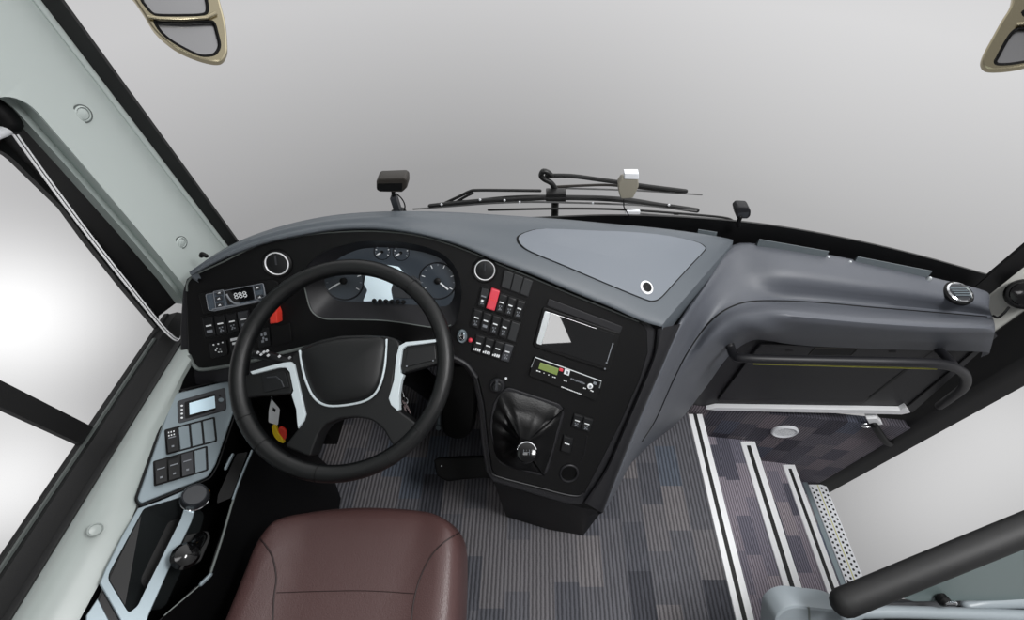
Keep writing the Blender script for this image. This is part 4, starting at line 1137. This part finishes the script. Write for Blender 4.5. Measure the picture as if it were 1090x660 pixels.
# ================================================================== SEAT
seat = thing('driver_seat', 'brown leather driver seat cushion in front of the side console', 'seat', (-.39, 0, 0))
ZS = .53
front = [(259.5, 602), (266, 585), (275, 569), (292, 552), (320, 541.5), (352, 537), (386, 535.5), (425, 537), (458, 541.5), (477, 552), (488, 566), (491, 590)]
op = [WZ(x, y, ZS) for x, y in front]
xl = WZ(235, 660, ZS).x; xr = WZ(489, 660, ZS).x
op = [Vector((xl+.01, -.25, ZS)), Vector((xl-.004, -.1, ZS)), Vector((xl, .04, ZS)), ] + op + [Vector((xr, .04, ZS)), Vector((xr+.004, -.1, ZS)), Vector((xr-.01, -.25, ZS)), Vector((xr-.1, -.29, ZS)), Vector((xl+.1, -.29, ZS))]
ol = smooth(op, 4, True)
cen = Vector(((xl+xr)/2, -.02, ZS)); hw = (xr-xl)/2
def seat_z(p):
    u = abs((p.x-cen.x)/hw); return .022*max(0, min(1, (u-.55)/.25))*(1 if u < .85 else max(0, 1-(u-.85)/.25)) - .0*u
b = B(); loops = []
for f, dz in ((.93, -.15), (.985, -.13), (1.0, -.09), (1.0, -.045), (.99, -.022), (.972, -.009), (.94, .0), (.88, .005), (.78, .006), (.64, .006), (.5, .006), (.34, .006), (.17, .006), (.02, .006)):
    lp = []
    for p in ol:
        q = cen+(p-cen)*f; z = ZS+dz-.006
        if dz >= -.01: z += seat_z(q)
        if f < .94: z += -.010*max(0, 1-abs(q.y-.05)/.2)*0
        lp.append(Vector((q.x, q.y, z)))
    loops.append(lp)
b.loft(loops, LEATH, True, True)
cushion = b.build('cushion', seat, 80)
cb = BVHTree.FromPolygons(b.v, b.f)
def seam(px, r=.0016):
    pts = []
    for x, y in smooth2(px, 6, False):
        o, n, i, d = cb.ray_cast(EYE, ray(x, y).normalized())
        if o is not None: pts.append(o+(EYE-o).normalized()*.0003)
    b = B(); b.tube(pts, r, SEAM, seg=6); b.build('seam', cushion)
seam([(274, 570), (283, 581), (290, 593), (294, 615), (291.5, 637), (290, 675)])
seam([(489, 567), (473, 577), (459, 592), (447, 616), (440, 643), (437, 675)])
seam([(294, 631), (340, 629.5), (392, 629), (443, 632)], .0008)
b = B(); b.box(-.55, -.23, -.25, .12, .0, .12, DARK, .02); b.box(-.50, -.28, -.2, .08, .11, .30, RUBB, .02); b.box(-.58, -.2, -.27, .14, .29, .385, DARK, .02); b.build('pedestal', seat)
b = B()
G = []
for k in range(9):
    z = .50+k*.08; G.append([Vector((cen.x+hw*(.95-.02*k*(k > 5))*sin(u), -.30-.16*(k/8)-.05*cos(u)*.0+.045*abs(u)**2*.3, z)) for u in [(-1+2*i/10)*pi/2*.99 for i in range(11)]])
b.grid(G, LEATH, nu=2, nv=2)
G2 = [[p+Vector((0, -.10, 0)) for p in r] for r in G]; b.grid(G2, LEATH, True, nu=2, nv=2)
for e in (0, -1): b.grid([[r[e] for r in G], [r[e] for r in G2]], LEATH)
b.grid([G[-1], G2[-1]], LEATH); b.build('backrest', seat)

# ================================================================== SUNBLIND AT THE SIDE WINDOW
sb = thing('sunblind_guide', 'thin chrome guide rod crossing the driver side window frame', 'guide rod', WX(188, 364, -.87))
b = B()
rp_ = [WX(x, y, -.872) for x, y in [(11, 136), (60, 204), (102, 260), (140, 308), (170, 345)]]+[WX(182, 357.5, -.868), WX(188, 361.5, -.862), WX(192, 361, -.856), WX(194, 357, -.85)]
sm_ = smooth(rp_, 6)
b.tube([p+Vector((0, -.0026, .001)) for p in sm_], .0019, ALU, seg=8); b.tube([p+Vector((0, .0026, -.001)) for p in sm_], .0019, ALU, seg=8); b.tube(sm_, .0012, DARK, seg=6)
b.build('rod', sb)
b = B(); b.rod([WX(-10, 112, -.875), WX(2, 122, -.872), WX(9, 131, -.872)],   .017, DARK, seg=16); b.rod([WX(8, 131, -.872), WX(14, 138, -.872)], .008, DARK, seg=10); b.build('bracket', sb)
b = B(); b.rod([WX(-12, 146, -.872), WX(6, 138.5, -.872)], .0085, ALUB, seg=12); b.build('roller_end', sb)

# ================================================================== OUTSIDE: MIRRORS, WIPERS, SENSORS
def mirror(name, label, outer, glasses, bar, t, tilt):
    mp = Plane(W(outer[0][0], outer[0][1], t), W(outer[0][0]+50, outer[0][1], t+tilt), W(outer[0][0], outer[0][1]+50, t))
    th = thing(name, label, 'mirror', mp.at(*outer[len(outer)//2], 0), 'exterior mirrors')
    b = B(); sm_ = smooth2(outer, 4)
    hs_ = [smooth2(g, 4) for g in glasses]
    b.pl(mp, sm_, 0, .025, BRASS, .006, [h for h in hs_]); b.build('housing', th)
    for g in hs_:
        gcn = sum(V2(g), Vector((0, 0)))/len(g)
        b = B(); b.tube([mp.at(x, y, -.004) for x, y in g], .006, DARK, closed=True, seg=8); b.pl(mp, [tuple(gcn+(Vector(p)-gcn)*1.02) for p in g], -.012, .01, MIRR); b.build('mirror_glass', th)
    b = B(); b.tube([mp.at(x, y, .006) for x, y in bar], .006, BRASS, seg=10); b.build('crossbar', th)
    return th, mp
th, mp = mirror('exterior_mirror', 'champagne framed exterior mirror at the left top outside the windscreen',
    [(136, -40), (133, -15), (143, 0), (153, 15), (163, 31), (178, 45), (192, 54), (210, 61.5), (226, 65.5), (236, 64.5), (241.5, 56), (242, 46), (240, 24), (234, 0), (222, -50), (190, -90), (150, -80)],
    [[(150, -2), (156, 8), (162, 14.5), (170, 16.8), (195, 17), (216, 16), (221, 11), (219, -5), (210, -45), (188, -70), (160, -65), (146, -30)],
     [(165, 24), (171, 34), (181, 43), (196, 52), (213, 59.5), (225, 59.5), (231, 56), (234, 48), (231, 34), (228, 25), (222, 23.2), (195, 24), (170, 22.8)]],
    [(157, 18), (170, 20), (195, 20.5), (220, 19), (230, 14)], 1.35, .065)
b = B(); b.rod([mp.at(160, -60, -.05), W(100, -150, 1.3), W(40, -220, 1.2)], .02, BRASS, seg=12); b.build('arm', th)
th, mp = mirror('exterior_mirror', 'champagne framed exterior mirror at the right top outside the windscreen',
    [(1082, -25), (1077, 3), (1066, 22), (1056, 40), (1048, 55), (1045, 65), (1048, 71.5), (1056, 74), (1075, 73), (1095, 69), (1130, 58), (1160, 40), (1170, -10), (1140, -50), (1100, -50)],
    [[(1062, 60), (1059, 66), (1063, 69), (1080, 68), (1100, 63), (1140, 45), (1150, 28), (1120, 30), (1088, 30), (1078, 34), (1070, 45)],
     [(1088, 14), (1096, 6), (1100, -20), (1130, -30), (1150, -5), (1150, 15), (1120, 20), (1098, 20)]],
    [(1082, 26), (1100, 24), (1130, 24), (1160, 22)], 1.45, -.06)
b = B(); b.rod([mp.at(1130, -40, -.05), W(1160, -120, 1.35), W(1200, -200, 1.25)], .02, BRASS, seg=12); b.build('arm', th)

def wy(pts, y): return [WY(x, v, y) for x, v in pts]
wp = thing('windscreen_wiper', 'lower black windscreen wiper lying across the base of the windscreen', 'wiper', WY(600, 222, 1.09), 'windscreen wipers')
b = B(); b.rod(wy([(474, 216), (488, 209.5), (500, 203.7), (508, 202.5), (540, 202.6), (575, 203)], 1.09), .0045, STEEL, seg=8)
b.rod(wy([(484, 216), (496, 209), (503, 205.5)], 1.085), .004, STEEL, seg=8); b.build('arm', wp)
b = B(); b.box(*[f for f in (WY(581, 208, 1.09).x, WY(602, 208, 1.09).x)], 1.07, 1.10, WY(590, 211, 1.09).z, WY(590, 201.5, 1.09).z, STEEL, .006); b.tube([WY(591, 210, 1.09), WY(591, 210, 1.09)*1+Vector((0, -.02, -.20))], .012, STEEL, seg=10); b.build('pivot', wp)
b = B(); b.rod(wy([(458, 219.5), (500, 215), (540, 212.5), (590, 210.5), (650, 212), (700, 218), (742, 224)], 1.075), .0075, STEEL, seg=8); 
b.rod(wy([(440, 222.5), (480, 219.5), (520, 216.5), (560, 215), (600, 215.5), (650, 217), (690, 219), (741, 224.5)], 1.07), .003, WSTEEL, seg=8)
b.build('blade', wp)
b = B(); b.rod(wy([(470, 217.5), (540, 209.5), (600, 208.5), (660, 210.5), (710, 218)], 1.082), .003, STEEL, seg=8); 
for (x, y) in ((470, 217.5), (511, 212.5), (537, 213), (553, 215), (631, 216), (712, 218)):
    b.lathe(WY(x, y, 1.066), Vector((0, -1, 0)), [(.004, 0), (.003, .003)], ALUB, 8)
b.build('link_rod', wp)
wq = thing('windscreen_wiper', 'raised black windscreen wiper with bent arm above the lower one', 'wiper', WY(620, 205, 1.11), 'windscreen wipers')
b = B(); b.rod(wy([(592, 202), (587, 195), (579, 190.5), (576, 187), (578, 182.5), (583, 183.5), (587, 187)], 1.1), .008, STEEL, seg=10); b.build('pivot', wq)
b = B(); b.rod(wy([(582, 187), (600, 187), (615, 188), (640, 191.5), (662, 194.5), (690, 198.5), (730, 203.5)], 1.11), .0065, STEEL, seg=8); b.build('arm', wq)
b = B(); b.rod(wy([(587, 199), (620, 197.5), (650, 197), (690, 201), (728, 203.5)], 1.115), .004, BROWNM, seg=8); b.rod(wy([(590, 200), (660, 202), (700, 204), (747, 207.2)], 1.115), .0028, WSTEEL, seg=8); b.build('blade', wq)
wr_ = thing('windscreen_wiper', 'thin silver wiper linkage lying on the black band under the windscreen', 'wiper', WY(680, 230, 1.06), 'windscreen wipers')
b = B(); b.rod(wy([(520, 223.5), (600, 222), (660, 223), (720, 227), (770, 231.5), (782, 236)], 1.055), .0035, STEEL, seg=8); b.tube([WY(720, 228, 1.055), WY(720, 228, 1.055)+Vector((0, 0, -.17))], .008, STEEL, seg=8); b.build('linkage', wr_)
b = B(); b.rod(wy([(668, 226), (700, 228.5), (740, 231), (775, 234.5)], 1.05), .003, WSTEEL, seg=8); b.rod(wy([(664, 212), (664, 220), (668, 227)], 1.05), .0015, STEEL, seg=6); b.build('bright_rod', wr_)
b = B(); b.box(WY(666, 226, 1.05).x, WY(681, 226, 1.05).x, 1.045, 1.06, WY(670, 228.5, 1.05).z, WY(670, 224, 1.05).z, ALUB, .002); b.build('bracket', wr_)

# dash sensor on a stalk
ds = thing('dash_camera', 'black dash camera on a short stand on top of the grey hood', 'camera', WZ(420, 226, .90))
c0 = WZ(420, 226.5, .905)
yb = c0.y+.005
b = B()
ob = [(400.3, 193), (403, 190.5), (430, 189.5), (433, 192), (433.3, 200), (428, 205), (404, 204.5), (400.5, 202)]
pts = [WY(x, y, yb) for x, y in rnd(ob, 1.2, 2)]
b.plate(pts, Vector((0, -1, 0)), .03, BROWNM, .003)
b.plate([WY(x, y, yb-.0005) for x, y in rnd([(401.5, 195.5), (428.5, 195), (428, 203), (404, 203.5), (401.2, 201)], 1.2, 2)], Vector((0, -1, 0)), .003, DARK, .0005)
b.build('body', ds)
b = B(); x0, x1 = WY(416.5, 215, yb).x, WY(423, 215, yb).x
b.box(x0, x1, yb-.002, yb+.014, c0.z-.012, WY(420, 210, yb).z, SWG, .003); b.rod([WY(419, 210, yb+.006), WY(418.5, 203, yb+.006)], .0045, DARK, seg=10); 
b.lathe(Vector(((x0+x1)/2, yb+.006, c0.z-.008)), UP, [(.018, -.006), (.018, .002), (.012, .005)], DARK, 20); b.build('stand', ds)
b = B(); b.tube(smooth([WY(x, y, yb+.008) for x, y in [(422, 206), (428, 212), (431, 219), (429.5, 225), (424, 226.5)]], 5), .0016, DARK, seg=6); b.build('cord', ds)
# beige sensor on the windscreen
rs = thing('rain_sensor', 'beige box sensor with pale top standing at the middle of the windscreen base', 'sensor', WY(669, 212, 1.0))
b = B(); ys = .995
lp = lambda pts, y: [WY(x, v, y) for x, v in pts]
frt = [(658, 196), (662, 190), (679.5, 191), (680, 199), (674, 211), (661, 212), (658.5, 205)]
b.plate(lp(rnd(frt, 1.2, 2), ys), Vector((0, -1, 0)), .02, BEIGE, .003)
b.build('body', rs)
b = B(); b.plate(lp([(665, 184.8), (680, 184.8), (680, 191.2), (664.5, 190.8)], ys-.003), Vector((0, -1, 0)), .02, ALUB, .002); plabel(b.build('top_plate', rs), 'pale shiny top')
b = B(); b.tube([WY(664, 212, 1.0), WY(664, 220, 1.0), WY(671, 232, 1.005)], .0016, DARK, seg=6); b.build('cord', rs)
bc = thing('band_camera', 'small black camera on the windscreen band right of the wipers', 'camera', WY(788, 238, .965))
b = B(); b.plate(lp(rnd([(782.5, 224), (786, 220.5), (797, 221), (799.5, 224.5), (799, 230), (796, 233), (784.5, 233)], 1.5, 2), .965), Vector((0, -1, 0)), .03, SHELL, .003)
b.plate(lp([(786, 227), (797, 226), (796, 231.5), (785.5, 231.5)], .9645), Vector((0, -1, 0)), .003, SWG, .0005); b.build('body', bc)
b = B(); b.rod([WY(788, 231, .965), WY(786, 237, .967), WY(786, 241, .972)], .006, DARK, seg=10); b.build('stand', bc)

# ================================================================== PARTITION BEHIND THE ENTRANCE (bottom right)
pt = thing('partition_guard', 'grey framed partition with tinted panel and thick black rail by entrance', 'partition', W(1000, 700, .9))
b = B(); b.rod([W(899, 641.5, .80), W(960, 616.5, .79), W(1020, 592, .78), W(1095, 561.5, .77), W(1180, 527, .76), W(1330, 466, .745)], .0245, RUBB, seg=20); b.build('rail', pt)
PTP = Plane(W(960, 640, .83), W(1090, 590, .80), W(1060, 650, .84))
b = B(); b.pl(PTP, rnd([(958, 636), (970, 626), (1045, 599), (1092, 580), (1150, 560), (1330, 500), (1330, 640), (1040, 640), (972, 641)], 3), -.004, .008, PANELT, .002); b.build('tinted_panel', pt)
b = B(); b.rod([PTP.at(962, 633, .003), PTP.at(1010, 614, .003), PTP.at(1050, 598.5, .003), PTP.at(1095, 580, .003)], .003, SILVP, seg=8); b.build('panel_edge', pt)
b = B(); b.rod([W(915, 652, .83), W(960, 651.5, .83), W(1030, 653.5, .83), W(1150, 658, .83), W(1330, 664, .83)], .0105, GFRAME, seg=14)
b.rod([W(1030, 645, .85), W(1060, 641.5, .845), W(1150, 640, .84), W(1330, 638, .83)], .011, GFRAME, seg=14)
b.rod([W(925, 647.5, .87), W(1000, 646, .87), W(1150, 650, .87), W(1330, 655, .87)], .012, SWG, seg=12)
b.rod([W(900, 657, .83), W(915, 652, .83)], .011, GFRAME, seg=12); b.rod([W(932, 652, .84), W(934, 675, .85)], .012, SWG, seg=12); b.build('frame', pt)
b = B(); FQ = Plane(W(830, 650, .86), W(880, 650, .86), W(850, 680, .87))
b.pl(FQ, rnd([(821, 700), (825, 656), (834, 647.5), (846, 644), (862, 646), (890, 649), (905, 655), (905, 700)], 5), 0, .05, GFRAME, .006)
b.pl(FQ, [(860, 646.5), (862, 646.5), (865, 700), (863, 700)], .0006, .002, TRACK); b.build('post_cover', pt)
b = B(); c = PTP.at(1003, 638, .004); b.lathe(c, PTP.n, [(.011, -.004), (.011, .006), (.006, .01)], DARK, 16); b.rod([c+PTP.n*.008, c+PTP.n*.008+Vector((.012, 0, .006))], .004, CHROME, seg=8); b.build('clip', pt)
b = B()
for k in range(3): b.mark(PTP, (1049+5*k, 592+0*k), (1056+5*k, 597-2*k), 1.6, .006, CHROME if k else DARK)
b.build('clamp', pt)
b = B(); b.box(.62, 1.3, -.55, -.5, -.0, .5, SHELL, .01); b.box(.62, .68, -.56, -.0, .0, .62, SHELL, .01); b.build('lower_board', pt)
b = B(); LQ = Plane(W(930, 660, .90), W(1090, 660, .90), W(960, 720, .93)); b.pl(LQ, [(905, 655), (928, 646), (1330, 652), (1330, 740), (905, 740)], 0, .02, SHELL, .004); b.build('lower_panel', pt)

# ================================================================== LIGHT AND CAMERA
wd = bpy.data.worlds.new('studio'); scn.world = wd; wd.use_nodes = True
nt = wd.node_tree; N = nt.nodes; L = nt.links
bg = N['Background']
tc = N.new('ShaderNodeTexCoord'); nrm = N.new('ShaderNodeVectorMath'); nrm.operation = 'NORMALIZE'; L.new(tc.outputs['Generated'], nrm.inputs[0])
sx = N.new('ShaderNodeSeparateXYZ'); L.new(nrm.outputs[0], sx.inputs[0])
mr = N.new('ShaderNodeMapRange'); L.new(sx.outputs['Z'], mr.inputs['Value']); mr.inputs['From Min'].default_value = -1; mr.inputs['From Max'].default_value = 1
rp = N.new('ShaderNodeValToRGB'); L.new(mr.outputs['Result'], rp.inputs['Fac'])
e = rp.color_ramp.elements
def g(v): return (v*.995, v*.99, v, 1)
e[0].position = 0; e[0].color = g(.30); e[1].position = 1; e[1].color = g(.2)
for p, v in ((.10, .29), (.165, .30), (.23, .345), (.26, .40), (.30, .47), (.37, .60), (.44, .60), (.50, .36), (.62, .20)):
    k = e.new(p); k.color = g(v)
def lobe(d, power, amp):
    dn = Vector(d).normalized()
    dt = N.new('ShaderNodeVectorMath'); dt.operation = 'DOT_PRODUCT'; L.new(nrm.outputs[0], dt.inputs[0]); dt.inputs[1].default_value = dn
    mx = N.new('ShaderNodeMath'); mx.operation = 'MAXIMUM'; L.new(dt.outputs['Value'], mx.inputs[0]); mx.inputs[1].default_value = 0
    pw = N.new('ShaderNodeMath'); pw.operation = 'POWER'; L.new(mx.outputs[0], pw.inputs[0]); pw.inputs[1].default_value = power
    ml = N.new('ShaderNodeMath'); ml.operation = 'MULTIPLY'; L.new(pw.outputs[0], ml.inputs[0]); ml.inputs[1].default_value = amp
    return ml.outputs[0]
acc = rp.outputs['Color']
for d, p, a in ((ray(14, 340), 150, .72), (ray(0, 520), 190, .60), (ray(985, 540), 110, .22), (ray(1085, 460), 110, .28), ((.75, 1.0, -.55), 8, .12)):
    ad = N.new('ShaderNodeVectorMath'); ad.operation = 'ADD'; L.new(acc, ad.inputs[0]); L.new(lobe(d, p, a), ad.inputs[1]); acc = ad.outputs[0]
up_ = N.new('ShaderNodeMapRange'); up_.inputs['From Min'].default_value = -.12; up_.inputs['From Max'].default_value = .35; L.new(sx.outputs['Z'], up_.inputs['Value'])
for d, p, a in (((.15, .85, .52), 2.2, 1.5), ((.9, .1, .35), 5, .65)):
    ml = N.new('ShaderNodeMath'); ml.operation = 'MULTIPLY'; L.new(lobe(d, p, a), ml.inputs[0]); L.new(up_.outputs['Result'], ml.inputs[1])
    ad = N.new('ShaderNodeVectorMath'); ad.operation = 'ADD'; L.new(acc, ad.inputs[0]); L.new(ml.outputs[0], ad.inputs[1]); acc = ad.outputs[0]
# bright rectangle added to the sky behind, placed for the glossy screen to mirror
def mnode(op, x, y):
    n = N.new('ShaderNodeMath'); n.operation = op
    for i, q in enumerate((x, y)):
        if isinstance(q, (int, float)): n.inputs[i].default_value = q
        else: L.new(q, n.inputs[i])
    return n.outputs[0]
ny = mnode('MULTIPLY', sx.outputs['Y'], -1.)
ax_ = mnode('DIVIDE', sx.outputs['X'], ny); az_ = mnode('DIVIDE', sx.outputs['Z'], ny)
lim = mnode('ADD', .262, mnode('MULTIPLY', mnode('SUBTRACT', .52, az_), .25))
box = mnode('MULTIPLY', mnode('MULTIPLY', mnode('GREATER_THAN', ny, 0.), mnode('GREATER_THAN', ax_, .10)), mnode('LESS_THAN', ax_, lim))
box = mnode('MULTIPLY', box, mnode('MULTIPLY', mnode('GREATER_THAN', az_, .428), mnode('LESS_THAN', az_, .60)))
ad = N.new('ShaderNodeVectorMath'); ad.operation = 'ADD'; L.new(acc, ad.inputs[0]); L.new(mnode('MULTIPLY', box, 7.), ad.inputs[1]); acc = ad.outputs[0]
def lamp(name, loc, size, power, rot=(0, 0, 0)):
    l = bpy.data.lights.new(name, 'AREA'); l.shape = 'RECTANGLE'; l.size, l.size_y = size; l.energy = power
    o = bpy.data.objects.new(name, l); COL.objects.link(o); o.location = loc; o.rotation_euler = rot
lamp('fill_light', (.95, .1, 2.15), (.5, .5), 30)  # unseen fill light added to brighten the steps
lamp('fill_light', (-.2, -.1, 2.2), (.6, .3), 3)  # weak unseen fill added above the driver for hood highlights
L.new(acc, bg.inputs['Color']); bg.inputs['Strength'].default_value = 1.0

cam = bpy.data.cameras.new('camera'); co = bpy.data.objects.new('camera', cam); COL.objects.link(co)
cam.sensor_width = 36; cam.lens = 36*F/1090; cam.shift_x = -(CX-545)/1090; cam.clip_start = .02
co.location = EYE; co.rotation_euler = (pi/2-PIT, 0, 0)
scn.camera = co
scn.view_settings.view_transform = 'Standard'; scn.view_settings.look = 'None'; scn.view_settings.exposure = 0; scn.view_settings.gamma = 1
scn.view_settings.use_curve_mapping = False
